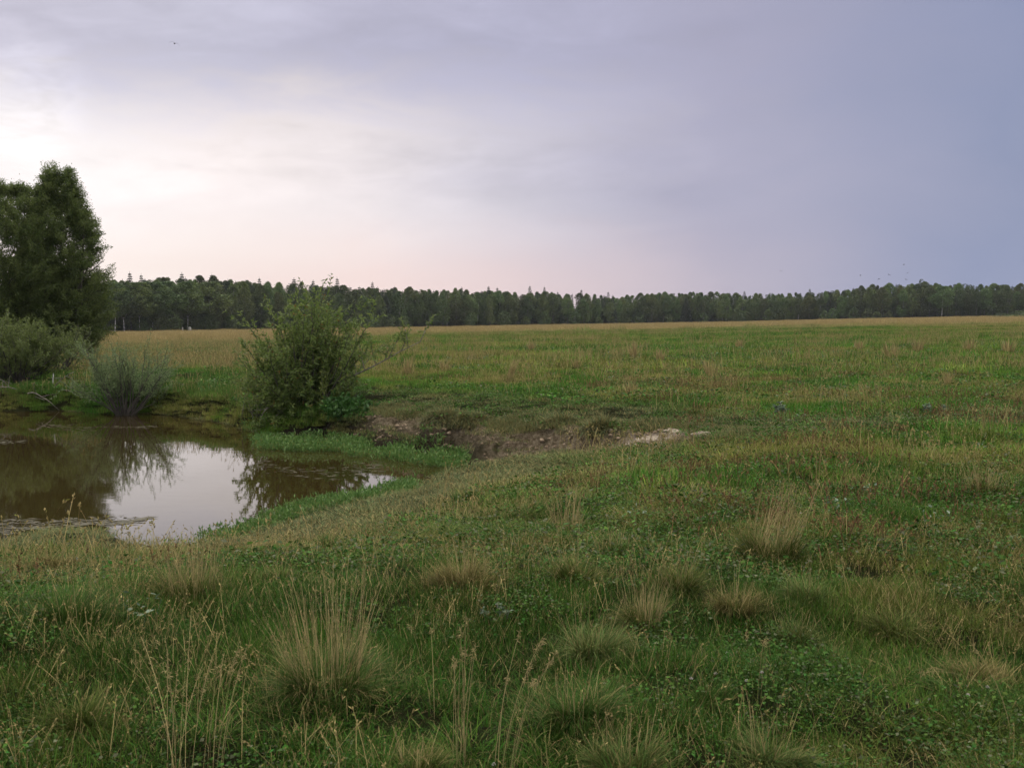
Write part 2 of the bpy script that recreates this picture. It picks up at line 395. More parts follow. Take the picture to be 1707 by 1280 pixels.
def grow(a, b, step, lim, sgn):
    out = [a]; s = step
    while abs(out[-1]) < abs(lim): s *= 1.13; out.append(out[-1] + sgn * s)
    return out[1:]
def build_ground():
    xs = np.array(sorted(grow(-14, 0, 0.12, -2600, -1)) + list(np.arange(-14, 9.01, 0.12)) + grow(9, 0, 0.12, 2600, 1))
    ys = np.array(sorted(-v for v in grow(0, 0, 0.6, 80, 1)) + list(np.arange(0, 31.01, 0.11)) + grow(31, 0, 0.11, 4500, 1))
    X, Y = np.meshgrid(xs, ys)
    z, dp, dF, depth, soil = Zfull(X.ravel(), Y.ravel())
    nx, ny = len(xs), len(ys)
    i = (np.arange(ny - 1)[:, None] * nx + np.arange(nx - 1)[None]).ravel()
    Q = np.stack([i, i + 1, i + nx + 1, i + nx], 1)
    px = PW / 2 + F * X.ravel() / np.maximum(Y.ravel(), 2)
    z = z + soil * (fbm(X.ravel() * 3.1, Y.ravel() * 3.1, 77, 3) - 0.5) * 0.16
    near = (Y.ravel() < 25) & (Y.ravel() > 10)
    sand = soil * near * sstep(985, 1050, px)
    mud = np.where(near, sstep(0.35, 0.0, dp) if False else 1 - sstep(0.0, 0.5, dp), 0)
    gold = goldness(X.ravel(), Y.ravel())
    m, t, out = material('meadow_soil')
    co = t.new('ShaderNodeTexCoord').outputs['Object']
    g = t.mix(t.noise(co, 1.3, 5, 0.6), (0.016, 0.02, 0.008, 1), (0.045, 0.045, 0.018, 1))
    g = t.mix(t.attr('gold'), g, (0.25, 0.185, 0.085, 1))
    s1 = t.mix(t.smooth(t.noise(co, 12, 8, 0.75), 0.36, 0.64), (0.13, 0.095, 0.06, 1), (0.38, 0.30, 0.21, 1))
    s2 = t.mix(t.smooth(t.noise(co, 7, 6, 0.65), 0.3, 0.65), (0.2, 0.145, 0.10, 1), (0.48, 0.4, 0.33, 1))
    c = t.mix(t.m('MULTIPLY', t.attr('soil'), t.smooth(t.noise(co, 2.2, 3), 0.25, 0.5)), g, s1)
    c = t.mix(t.smooth(t.m('MULTIPLY', t.attr('sand'), t.noise(co, 2.5, 3)), 0.28, 0.5), c, s2)
    c = t.mix(t.attr('mud'), c, (0.04, 0.034, 0.022, 1))
    p = t.new('ShaderNodeBsdfPrincipled'); t.put(p.inputs['Base Color'], c); p.inputs['Roughness'].default_value = 0.95; p.inputs['Specular IOR Level'].default_value = 0.05
    bp = t.new('ShaderNodeBump'); bp.inputs['Strength'].default_value = 1.0; bp.inputs['Distance'].default_value = 0.15
    t.put(bp.inputs['Height'], t.noise(co, 11, 8, 0.72)); t.l.new(bp.outputs[0], p.inputs['Normal']); t.l.new(p.outputs[0], out.inputs[0])
    o = mk('ground', np.stack([X.ravel(), Y.ravel(), z], 1), Q, m, None, {'soil': soil, 'sand': sand, 'mud': mud, 'gold': gold})
    tag(o, 'rolling meadow ground with an eroded bank around the pond', 'ground', kind='structure')
def goldness(x, y):
    px = PW / 2 + F * x / np.maximum(y, 2.0)
    lim = np.interp(px, [0, 400, 800, 1200, 1700], [85, 105, 165, 185, 165])
    w = (fbm(x * 0.02, y * 0.05, 91, 3) - 0.5) * 50
    return sstep(0.8, 1.15, (y + w) / lim)
build_ground()

def build_water():
    x = [p[0] for p in POND]; y = [p[1] for p in POND]
    x0, x1, y0, y1 = min(x) - 1, max(x) + 1.0, min(y) - 0.6, max(y) + 1
    nx, ny = 60, 40
    X, Y = np.meshgrid(np.linspace(x0, x1, nx), np.linspace(y0, y1, ny))
    i = (np.arange(ny - 1)[:, None] * nx + np.arange(nx - 1)[None]).ravel()
    Q = np.stack([i, i + 1, i + nx + 1, i + nx], 1)
    V = np.stack([X.ravel(), Y.ravel(), np.full(X.size, WATER)], 1)
    keep = (sdist(POND, V[:, 0], V[:, 1]) > -0.9)[Q].any(1); Q = Q[keep]
    used = np.unique(Q); mp = np.zeros(len(V), int); mp[used] = np.arange(len(used)); V = V[used]; Q = mp[Q]
    m, t, out = material('pond_water')
    co = t.new('ShaderNodeTexCoord').outputs['Object']
    p = t.new('ShaderNodeBsdfPrincipled')
    c = t.mix(t.noise(co, 0.35, 3), (0.028, 0.018, 0.006, 1), (0.045, 0.031, 0.010, 1))
    t.put(p.inputs['Base Color'], c); p.inputs['Roughness'].default_value = 0.02; p.inputs['IOR'].default_value = 1.9
    bp = t.new('ShaderNodeBump'); bp.inputs['Strength'].default_value = 0.12; bp.inputs['Distance'].default_value = 0.006
    hgt = t.m('ADD', t.noise(t.vm('MULTIPLY', co, (1, 2.2, 1)), 2.0, 3), t.m('MULTIPLY', t.noise(co, 9, 2), 0.12))
    t.put(bp.inputs['Height'], hgt); t.l.new(bp.outputs[0], p.inputs['Normal']); t.l.new(p.outputs[0], out.inputs[0])
    tag(mk('water', V, Q, m), 'still brown pond water mirroring the pink sky', 'water', kind='structure')
build_water()

# ------------------------------------------------------------------ ground cover (nobody could count it)
def scatter(name, protos, P, col, dry, pick, scale, label, cat, rot=None):
    """one object: every point of a mesh carries one clump"""
    n = len(P); me = bpy.data.meshes.new(name + '_points')
    me.vertices.add(n); me.vertices.foreach_set('co', np.asarray(P, np.float32).ravel())
    rng = np.random.default_rng(len(name) * 7 + n)
    def put(nm, typ, arr, key):
        a = me.attributes.new(nm, typ, 'POINT'); a.data.foreach_set(key, np.asarray(arr).ravel())
    put('col', 'FLOAT_VECTOR', np.asarray(col, np.float32), 'vector'); put('dry', 'FLOAT', np.asarray(dry, np.float32), 'value')
    put('pick', 'INT', np.asarray(pick, np.int32), 'value')
    sc = np.asarray(scale, np.float32)
    if sc.ndim == 1: sc = np.repeat(sc[:, None], 3, 1)
    put('size', 'FLOAT_VECTOR', sc, 'vector')
    r = np.zeros((n, 3), np.float32); r[:, 2] = rng.uniform(0, 6.283, n); r[:, :2] = rng.normal(0, 0.08, (n, 2)); put('turn', 'FLOAT_VECTOR', r, 'vector')
    o = bpy.data.objects.new(name, me); C.objects.link(o)
    ng = bpy.data.node_groups.new(name + '_scatter', 'GeometryNodeTree')
    ng.interface.new_socket('Geometry', in_out='INPUT', socket_type='NodeSocketGeometry')
    ng.interface.new_socket('Geometry', in_out='OUTPUT', socket_type='NodeSocketGeometry')
    N, L = ng.nodes, ng.links
    gi, go = N.new('NodeGroupInput'), N.new('NodeGroupOutput')
    join = N.new('GeometryNodeJoinGeometry')
    for p in protos[::-1]:                 # a join lists its last link first
        oi = N.new('GeometryNodeObjectInfo'); oi.inputs['Object'].default_value = p; oi.inputs['As Instance'].default_value = False
        g2 = N.new('GeometryNodeGeometryToInstance'); L.new(oi.outputs['Geometry'], g2.inputs[0]); L.new(g2.outputs[0], join.inputs[0])
    iop = N.new('GeometryNodeInstanceOnPoints'); iop.inputs['Pick Instance'].default_value = True
    def nat(nm, typ):
        a = N.new('GeometryNodeInputNamedAttribute'); a.data_type = typ; a.inputs[0].default_value = nm
        return [s for s in a.outputs if s.enabled and s.name == 'Attribute'][0]
    L.new(gi.outputs[0], iop.inputs['Points']); L.new(join.outputs[0], iop.inputs['Instance'])
    L.new(nat('pick', 'INT'), iop.inputs['Instance Index']); L.new(nat('size', 'FLOAT_VECTOR'), iop.inputs['Scale'])
    e2r = N.new('FunctionNodeEulerToRotation'); L.new(nat('turn', 'FLOAT_VECTOR'), e2r.inputs[0]); L.new(e2r.outputs[0], iop.inputs['Rotation'])
    L.new(iop.outputs[0], go.inputs[0])
    md = o.modifiers.new('scatter', 'NODES'); md.node_group = ng
    return tag(o, label, cat, kind='stuff')

def disc(rng, n, R):
    a = rng.uniform(0, 6.283, n); r = R * np.sqrt(rng.random(n))
    return np.stack([r * np.cos(a), r * np.sin(a), np.full(n, -0.01)], 1), a
def turf(seed, n, R, L, W, lean=0.5, kap=0.9, nseg=3, mat=None):
    rng = np.random.default_rng(seed); g = Geo(); P, a = disc(rng, n, R)
    az = rng.uniform(0, 6.283, n)
    blades(g, rng, P, rng.uniform(*L, n), rng.uniform(*W, n), az, np.abs(rng.normal(0, lean, n)), rng.uniform(0, kap, n) * 1.2, nseg)
    return g.build('grass_clump', mat or M_grass, False)
def tuft(seed, n, R, L, W, mat=None):
    rng = np.random.default_rng(seed); g = Geo(); P, a = disc(rng, n, R)
    az = a + rng.normal(0, 0.6, n)
    blades(g, rng, P, rng.uniform(*L, n), rng.uniform(*W, n), az, rng.uniform(0.1, 0.7, n), rng.uniform(0.3, 1.6, n), 4)
    return g.build('grass_tuft', mat or M_grass, False)
def herb(seed, n, R, size, hgt, mat=None, flat=0.35, ratio=0.7):
    """low broad leaves on short stems"""
    rng = np.random.default_rng(seed); g = Geo(); P, a = disc(rng, n, R)
    z = rng.uniform(*hgt, n); P[:, 2] = z
    az = rng.uniform(0, 6.283, n); D = np.stack([np.cos(az), np.sin(az), rng.normal(0.15, flat, n)], 1)
    L = rng.uniform(*size, n)
    leaves(g, rng, P, D, L, L * ratio * rng.uniform(0.7, 1.2, n), fold=0.12, up=0.65)
    k = n // 3
    Q = P[:k].copy(); Q[:, 2] = -0.02
    blades(g, rng, Q, z[:k] + 0.02, np.full(k, 0.12 * size[0] + 0.001), az[:k], rng.uniform(0, .3, k), rng.uniform(0, .3, k), 2, 0.3)
    return g.build('herb_clump', mat or M_clover, False)
def stalks(seed, n, R, L, W, mat, head=0.0, lean=0.35, headw=2.5):
    rng = np.random.default_rng(seed); g = Geo(); P, a = disc(rng, n, R)
    az = rng.uniform(0, 6.283, n); ln = rng.uniform(*L, n)
    th = np.abs(rng.normal(0, lean, n)); kp = rng.uniform(0, 0.5, n)
    pts = blades(g, rng, P, ln, rng.uniform(*W, n), az, th, kp, 4, 0.5)
    if head:
        tip, pre = pts[-1], pts[-2]; dv = unit(tip - pre)
        for k in range(5):
            s = rng.uniform(0, head, n)[:, None] * ln[:, None]
            D = dv + rng.normal(0, 0.35, (n, 3)); L2 = ln * head * rng.uniform(0.25, 0.5, n)
            leaves(g, rng, tip - dv * s, D, L2, np.full(n, np.mean(W) * headw))
    return g.build('stalk_clump', mat, False)

def wedge(rng, n, d0, d1, half=0.66):
    """n points spread evenly over the ground between two distances in front of the camera"""
    d = np.sqrt(rng.random(n) * (d1 * d1 - d0 * d0) + d0 * d0)
    return rng.uniform(-1, 1, n) * (half * d + 2.4), d
LUSH, MIDG, OLIVE, GREY, BROWN, GOLD = [np.array(c) for c in
    ((.055, .15, .016), (.10, .185, .024), (.165, .185, .038), (.125, .15, .07), (.10, .12, .042), (.42, .32, .15))]
def lerp(a, b, t): return a + (b - a) * np.asarray(t)[:, None]
def cover(x, y):
    """what grows where: colour with painted foreground shade, share of dry blades, and a height factor"""
    z, dp, dF, depth, soil = Zfull(x, y)
    px = PW / 2 + F * x / np.maximum(y, 2.0)
    a = fbm(x * 0.55, y * 0.55, 41, 4); b = fbm(x * 1.7 + 3, y * 1.7, 43, 3)
    st = fbm(x * 0.045, y * 0.16, 47, 4)                       # long bands out in the field
    far = sstep(22, 45, y)
    k = a * (1 - far) + st * far
    t = sstep(0.32, 0.68, k + (b - 0.5) * 0.35)
    col = lerp(LUSH, MIDG, sstep(0, .5, t)); col = col + (OLIVE - col) * sstep(.5, 1, t)[:, None]
    dry = 0.05 + 0.09 * (1 - sstep(9, 16, y)) + 0.24 * sstep(0.45, 0.78, k + (b - 0.5) * 0.5)
    h = 0.25 + 1.5 * fbm(x * 2.3, y * 2.3, 53, 3)
    # short grazed turf round the head of the inlet and on the bank's shoulder
    graz = np.maximum(sstep(0.35, 0.62, depth) * (dF < 0), sstep(-0.2, 0.3, dF) * (1 - sstep(1.6, 3.4, dF)) * (px > 560)) * (y < 30) * (y > 9.5)
    col = col + (GREY * 0.72 - col) * (graz * 0.85)[:, None]; dry = dry * (1 - graz) + 0.22 * graz; h = h * (1 - 0.55 * graz)
    lip = sstep(-0.1, 0.4, dF) * (1 - sstep(0.5, 1.1, dF)) * (px > 560) * (px < 1150) * (y < 26)
    col = col + (np.array((.10, .10, .04)) - col) * (lip * 0.6)[:, None]; h = h + lip * 0.5
    # browner sward between the pond and the camera
    bro = sstep(0.05, 0.3, depth) * (1 - sstep(0.5, 0.8, depth)) * (dF < 0)
    col = col + (BROWN - col) * (bro * 0.45)[:, None]; dry = dry + 0.03 * bro; h = h * (1 - 0.35 * bro)
    # fresh green slope on the far side of the pond
    slope = (px < 620) * sstep(0.1, 0.5, dF) * (1 - sstep(2.6, 4.0, dF)) * (y > 20)
    col = col + (np.array((.06, .14, .025)) - col) * (slope * 0.8)[:, None]; dry = dry * (1 - 0.8 * slope)
    g = goldness(x, y)
    brown_grass = (px < 470) * sstep(3.2, 6, dF) * (y > 30) * (y < 140)  # brownish grass on the field beyond the left bank
    col = col + (BROWN * 1.1 - col) * (brown_grass * 0.6)[:, None]; dry = np.maximum(dry, 0.5 * brown_grass)
    col = col + (GOLD - col) * (g * 0.9)[:, None]; dry = dry + (1 - dry) * g * 0.85
    ok = (dp > 0.03) & (z > WATER - 0.02)
    col = col * (0.64 + 0.54 * sstep(4.5, 13, y))[:, None] * (0.72 + 0.56 * fbm(x * 1.1 + 40, y * 1.1, 57, 3))[:, None]  # foreground shade put into the colour: near grass darker; noise adds random tone
    return z, col, np.clip(dry, 0, 0.97), h, ok, soil, depth, dF, px, dp

def build_cover():
    rng = np.random.default_rng(7)
    turf_p = [turf(s, 130, 0.15, (.035, .10), (.0022, .0042), 0.8, 1.2) for s in range(4)]
    tuft_p = [tuft(20 + s, 110, 0.07, (.10, .24), (.002, .0036)) for s in range(3)]
    mid_p = [turf(40 + s, 150, 0.32, (.06, .16), (.005, .010)) for s in range(3)]
    far_p = [turf(60 + s, 190, 0.9, (.10, .26), (.012, .026), 0.45, 0.7, 2) for s in range(3)]
    hay_p = [turf(80 + s, 170, 1.3, (.35, .7), (.012, .03), 0.22, 0.5, 2) for s in range(3)]
    parts = []
    for (d0, d1, n, pick, hmul, jit) in ((1.6, 9.5, 17500, (0, 4), 1.0, 0.35), (9.5, 16, 10000, (0, 4), 1.1, 0.35), (1.6, 12, 800, (4, 7), 0.8, 0.4),
                                         (9, 34, 16500, (7, 10), 0.9, 0.3), (31, 200, 36000, (10, 13), 0.85, 0.3), (75, 440, 34000, (13, 16), 0.75, 0.3)):
        x, y = wedge(rng, n, d0, d1)
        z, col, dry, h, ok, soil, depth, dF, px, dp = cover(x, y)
        if d0 == 75: ok &= (rng.random(n) < goldness(x, y) * 0.95 + 0.05 * 0)
        bare = .93 * soil * sstep(0.38, 0.6, fbm(x * 1.9, y * 1.9, 61, 3)) + soil * sstep(1000, 1060, px) * (y < 22)
        ok &= rng.random(n) > bare * 1.1
        if pick == (4, 7): ok &= rng.random(n) < sstep(0.4, 0.6, fbm(x * 0.8, y * 0.8, 65, 2))
        s = rng.uniform(1 - jit, 1 + jit, n)
        sz = np.stack([s, s, s * h * hmul], 1)
        if d0 < 9: ok &= rng.random(n) < 0.25 + 1.3 * sstep(.3, .5, fbm(x * 3.1, y * 3.1, 59, 2))
        if d0 >= 31: sz[:, 2] *= np.where(rng.random(n) < 0.03, 1.7, 1.0)
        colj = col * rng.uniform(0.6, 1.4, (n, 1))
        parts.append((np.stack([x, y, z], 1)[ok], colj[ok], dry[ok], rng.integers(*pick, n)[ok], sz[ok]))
    # the steep banks carry more grass than their plan area would
    ln = np.array(far_shore[1:] + bank_line); q = rng.random(9000) * (len(ln) - 1); i = q.astype(int); f = (q - i)[:, None]
    a, b = ln[i], ln[np.minimum(i + 1, len(ln) - 1)]; dv = unit(b - a); w = a * (1 - f) + b * f
    off = rng.uniform(-.05, 1.25, len(q)) ** 1.0; x = w[:, 0] - dv[:, 1] * off; y = w[:, 1] + dv[:, 0] * off
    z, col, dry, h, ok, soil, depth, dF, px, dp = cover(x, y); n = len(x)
    ok = (dp > 0) & ((px < 590) | (off > .5) | (rng.random(n) < .26)) & (z > WATER - .03) & (px > -60) & (rng.random(n) > soil * np.where(off > .75, .5, .97) * sstep(.3, .5, fbm(x * 1.9, y * 1.9, 61, 3) + .1)) & ((rng.random(n) < .8))
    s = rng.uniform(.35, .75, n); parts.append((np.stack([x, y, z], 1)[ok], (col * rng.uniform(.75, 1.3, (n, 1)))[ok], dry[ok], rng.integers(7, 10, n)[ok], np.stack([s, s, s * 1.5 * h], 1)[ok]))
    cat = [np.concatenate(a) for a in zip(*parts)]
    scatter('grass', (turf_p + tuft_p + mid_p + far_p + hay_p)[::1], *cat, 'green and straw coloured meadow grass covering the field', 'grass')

    # clover and small broad leaves in the near sward
    pr = [herb(100 + s, 90, 0.15, (.010, .022), (.02, .075)) for s in range(3)] + [herb(110 + s, 90, 0.3, (.018, .045), (.02, .09), flat=.6) for s in range(3)] \
        + [herb(120 + s, 70, 0.5, (.04, .085), (.03, .14), flat=.6) for s in range(2)]
    parts = []
    for (d0, d1, n, pick, thr) in ((1.6, 10, 4700, (0, 3), 0.5), (6, 26, 5200, (3, 6), 0.48), (20, 75, 5200, (6, 8), 0.5)):
        x, y = wedge(rng, n, d0, d1)
        z, col, dry, h, ok, soil, depth, dF, px, dp = cover(x, y)
        w = fbm(x * (0.9 if d0 < 20 else 0.12), y * (0.9 if d0 < 20 else 0.3), 71, 3)
        rightmid = (px > 1020) * sstep(5.5, 8, y) * 0.14
        ok &= (w + rightmid > thr) & (rng.random(n) > soil) & ((depth < 0.45) | (dF > 0.3))
        c = lerp(np.array((.045, .13, .017)), np.array((.10, .185, .036)), rng.random(n)) * rng.uniform(0.6, 1.25, (n, 1)) * (0.75 + .3 * sstep(5, 13, y))[:, None]  # near leaves darkened in colour too, matching the shade painted into the grass
        s = rng.uniform(0.7, 1.3, n)
        parts.append((np.stack([x, y, z], 1)[ok], c[ok], np.full(n, 0.1)[ok] + 0.12 * rng.random(n)[ok], rng.integers(*pick, n)[ok], s[ok]))
    cat = [np.concatenate(a) for a in zip(*parts)]
    scatter('clover', pr, *cat, 'low clover and broad leaved herbs between the grass', 'clover')

    # dry stalks scattered through the sward, and reddish sorrel
    pr = [stalks(130 + s, 12, 0.18, (.07, .22), (.0016, .003), M_grass, 0.2, 0.45) for s in range(3)] + [stalks(140 + s, 16, 0.35, (.18, .42), (.004, .007), M_grass, 0.2, 0.3) for s in range(2)] \
        + [stalks(150 + s, 22, 0.8, (.3, .6), (.008, .014), M_grass, 0.15, 0.25) for s in range(2)]
    parts = []
    for (d0, d1, n, pick, thr) in ((1.6, 10, 2000, (0, 3), 0.46), (8, 34, 1900, (3, 5), 0.54), (28, 130, 3800, (5, 7), 0.54)):
        x, y = wedge(rng, n, d0, d1)
        z, col, dry, h, ok, soil, depth, dF, px, dp = cover(x, y)
        w = fbm(x * (0.6 if d0 < 20 else 0.06), y * (0.6 if d0 < 20 else 0.22), 75, 3)
        ok &= (w > thr) & (rng.random(n) > soil) & ((depth < 0.6) | (dF > 1.5)) & ~((dF > -0.2) & (dF < 2.5) & (y < 30) & (px > 560))
        s = rng.uniform(0.6, 1.35, n)
        parts.append((np.stack([x, y, z], 1)[ok], np.tile(OLIVE, (n, 1))[ok], np.full(n, 0.85)[ok], rng.integers(*pick, n)[ok], s[ok]))
    cat = [np.concatenate(a) for a in zip(*parts)]
    scatter('dry_grass', pr, *cat, 'dry bent stalks sticking out of the meadow grass', 'dry grass')

    pr = [stalks(160 + s, 18, 0.3, (.07, .2), (.004, .008), M_sorrel, 0.4, 0.2, 2.2) for s in range(3)]
    x, y = wedge(rng, 4200, 6.3, 34)
    z, col, dry, h, ok, soil, depth, dF, px, dp = cover(x, y); n = len(x)
    w = fbm(x * 0.35, y * 0.35, 79, 3) + 0.16 * np.exp(-((px - 1250) / 260) ** 2) * np.exp(-((y - 10.5) / 4) ** 2) + 0.1 * (depth > 0.08) * (depth < 0.5) * (dF < -0.3)
    ok &= (w > 0.565 + .12 * (px < 600)) & (rng.random(n) > soil) & (depth < 0.3) & ~((dF > -0.2) & (dF < 2.5) & (y < 26) & (px < 1150))
    scatter('sorrel', pr, np.stack([x, y, z], 1)[ok], np.tile((.13, .10, .05), (n, 1))[ok], np.full(n, 0.5)[ok], rng.integers(0, 3, n)[ok], rng.uniform(.6, 1.3, n)[ok],
            'rusty red sorrel stalks standing among the green meadow herbs', 'sorrel')

    # silvery leaves dotted through the sward
    pr = [herb(170 + s, 14, 0.10, (.02, .05), (.03, .12), M_silver_weed, 0.7, 0.5) for s in range(2)]
    x, y = wedge(rng, 700, 3.5, 60)
    z, col, dry, h, ok, soil, depth, dF, px, dp = cover(x, y); n = len(x)
    ok &= (fbm(x * .4, y * .4, 83, 3) + 0.08 * (px > 1000) > 0.55) & (depth < 0.4)
    scatter('silverweed', pr, np.stack([x, y, z], 1)[ok], np.tile((.2, .2, .2), (n, 1))[ok], np.zeros(n)[ok], rng.integers(0, 2, n)[ok], (rng.uniform(.6, 1.2, n) * (1 + y / 40))[ok],
            'silvery grey leaves dotted among the grass', 'silverweed')

    # emergent plants round the inlet
    def wp(seed, n, R):
        r = np.random.default_rng(seed); g = Geo(); P, a = disc(r, n, R); P[:, 2] = -0.05
        az = r.uniform(0, 6.283, n); L = r.uniform(0.10, 0.30, n)
        pts = blades(g, r, P, L, np.full(n, 0.006), az, r.uniform(0, .4, n), r.uniform(0, .4, n), 2, 0.2)
        for k in range(2):
            D = unit(pts[-1] - pts[-2]) + r.normal(0, 0.5, (n, 3)) + np.array([0, 0, 0.25])
            leaves(g, r, pts[-1 - k], D, r.uniform(.08, .17, n), r.uniform(.022, .045, n), fold=0.2)
        return g.build('water_plant_clump', M_water_leaf, False)
    pr = [wp(180 + s, 26, 0.28) for s in range(3)]
    zones = [([(425, 735), (520, 728), (600, 738), (700, 755), (780, 762), (790, 778), (740, 784), (650, 768), (540, 754), (440, 750)], 230, .85),
             ([(270, 922), (330, 896), (410, 874), (480, 853), (560, 832), (620, 822), (655, 808), (690, 806), (690, 835), (600, 850), (480, 876), (400, 907), (330, 924)], 270, .62),
             ([(320, 694), (380, 704), (430, 722), (420, 705), (340, 686)], 50, 1.0)]
    PP, PS = [], []
    for poly, n, sz in zones:
        pl = [tuple(at_z(a, b, WATER)[:2]) for a, b in poly]
        xs, ys = [p[0] for p in pl], [p[1] for p in pl]
        x = rng.uniform(min(xs), max(xs), n * 6); y = rng.uniform(min(ys), max(ys), n * 6)
        sd = sdist(pl, x, y)
        k = np.nonzero((sd > 0) & (rng.random(len(x)) < 0.25 + 0.9 * sstep(0.35, 0.6, fbm(x * 1.1, y * 1.1, 87, 3))))[0][:n]
        PP.append(np.stack([x[k], y[k], np.maximum(Z(x[k], y[k]), WATER)], 1)); PS.append(rng.uniform(.5, 1.0, len(k)) * sz)
    PP = np.concatenate(PP); n = len(PP)
    scatter('water_plants', pr, PP, np.tile((.1, .1, .1), (n, 1)), np.zeros(n), rng.integers(0, 3, n), np.concatenate(PS),
            'leafy green water plants crowding the shallow head of the pond', 'water plants')

    # crumbs of earth lying at the foot of the bare bank
    def crumb(seed):
        r_ = np.random.default_rng(seed); g = Geo(); m, k = 5, 7
        A = np.linspace(0.02, math.pi - .02, m)[:, None]; B = np.linspace(0, 6.283, k, endpoint=False)[None]; nn = r_.uniform(.6, 1.3, (m, k))
        V = np.stack([np.sin(A) * np.cos(B) * nn, np.sin(A) * np.sin(B) * nn, np.cos(A) * .6 * nn], -1) * .05
        i = (np.arange(m - 1)[:, None] * k); j = np.arange(k)[None]; Q = np.stack([i + j, i + k + j, i + k + (j + 1) % k, i + (j + 1) % k], -1).reshape(-1, 4)
        g.add(V, Q, np.full(m * k, .4), np.zeros(m * k)); return g.build('crumb', M_crumb, False, False)
    M_crumb = mat_bark('soil_crumb', (.16, .11, .07), (.42, .31, .22), 9, (1, 1, 1))
    x, y = rng.uniform(-4.5, 4.5, 60000), rng.uniform(13, 25, 60000); z, dp, dF, depth, soil = Zfull(x, y)
    k = np.nonzero((soil > .35) & (dp > .1) & (rng.random(len(x)) < .8))[0][:800]; n = len(k)
    scatter('soil_crumbs', [crumb(3), crumb(4)], np.stack([x[k], y[k], z[k]], 1), np.zeros((n, 3)), np.zeros(n), rng.integers(0, 2, n), rng.uniform(.2, 1.05, n) ** 2.2, 'crumbs of bare earth along the eroded bank', 'soil crumbs')

    # scum and bits of straw floating on the water
    g = Geo()
    for (pts, n, wd) in (([(-60, 892), (60, 880), (150, 872), (235, 866)], 260, 4), ([(-60, 876), (100, 868), (210, 872)], 110, 3), ([(160, 712), (230, 712), (262, 711)], 60, 1),
                         ([(60, 708), (150, 715)], 70, 3), ([(430, 775), (520, 790), (590, 786), (640, 778)], 130, 6), ([(0, 738), (40, 736)], 40, 2), ([(205, 872), (252, 862)], 60, 1)):
        q = rng.random(n) * (len(pts) - 1); i = q.astype(int); f = q - i; A = np.array(pts, float)
        p = A[i] * (1 - f)[:, None] + A[np.minimum(i + 1, len(A) - 1)] * f[:, None]
        w = np.array([at_z(a, b + rng.normal(0, wd), WATER) for a, b in p]); w[:, 2] = WATER + 0.004 + rng.random(n) * 0.003
        az = rng.normal(0, 0.5, n); D = np.stack([np.cos(az), np.sin(az), 0 * az], 1); L = rng.uniform(.02, .12, n); sd = np.stack([-np.sin(az), np.cos(az), 0 * az], 1) * (rng.uniform(.006, .03, n))[:, None]
        V = np.stack([w - D * L[:, None], w + sd, w + D * L[:, None], w - sd], 1)
        g.add(V, np.arange(n)[:, None] * 4 + np.arange(4)[None], np.repeat(rng.random(n), 4), np.zeros(n * 4))
    tag(g.build('pond_scum', mat_leaf('scum', (0.07, 0.06, 0.028), (0.16, 0.14, 0.085), 0.1)), 'thin streaks of scum and straw floating on the pond', 'pond scum', kind='stuff')
build_cover()

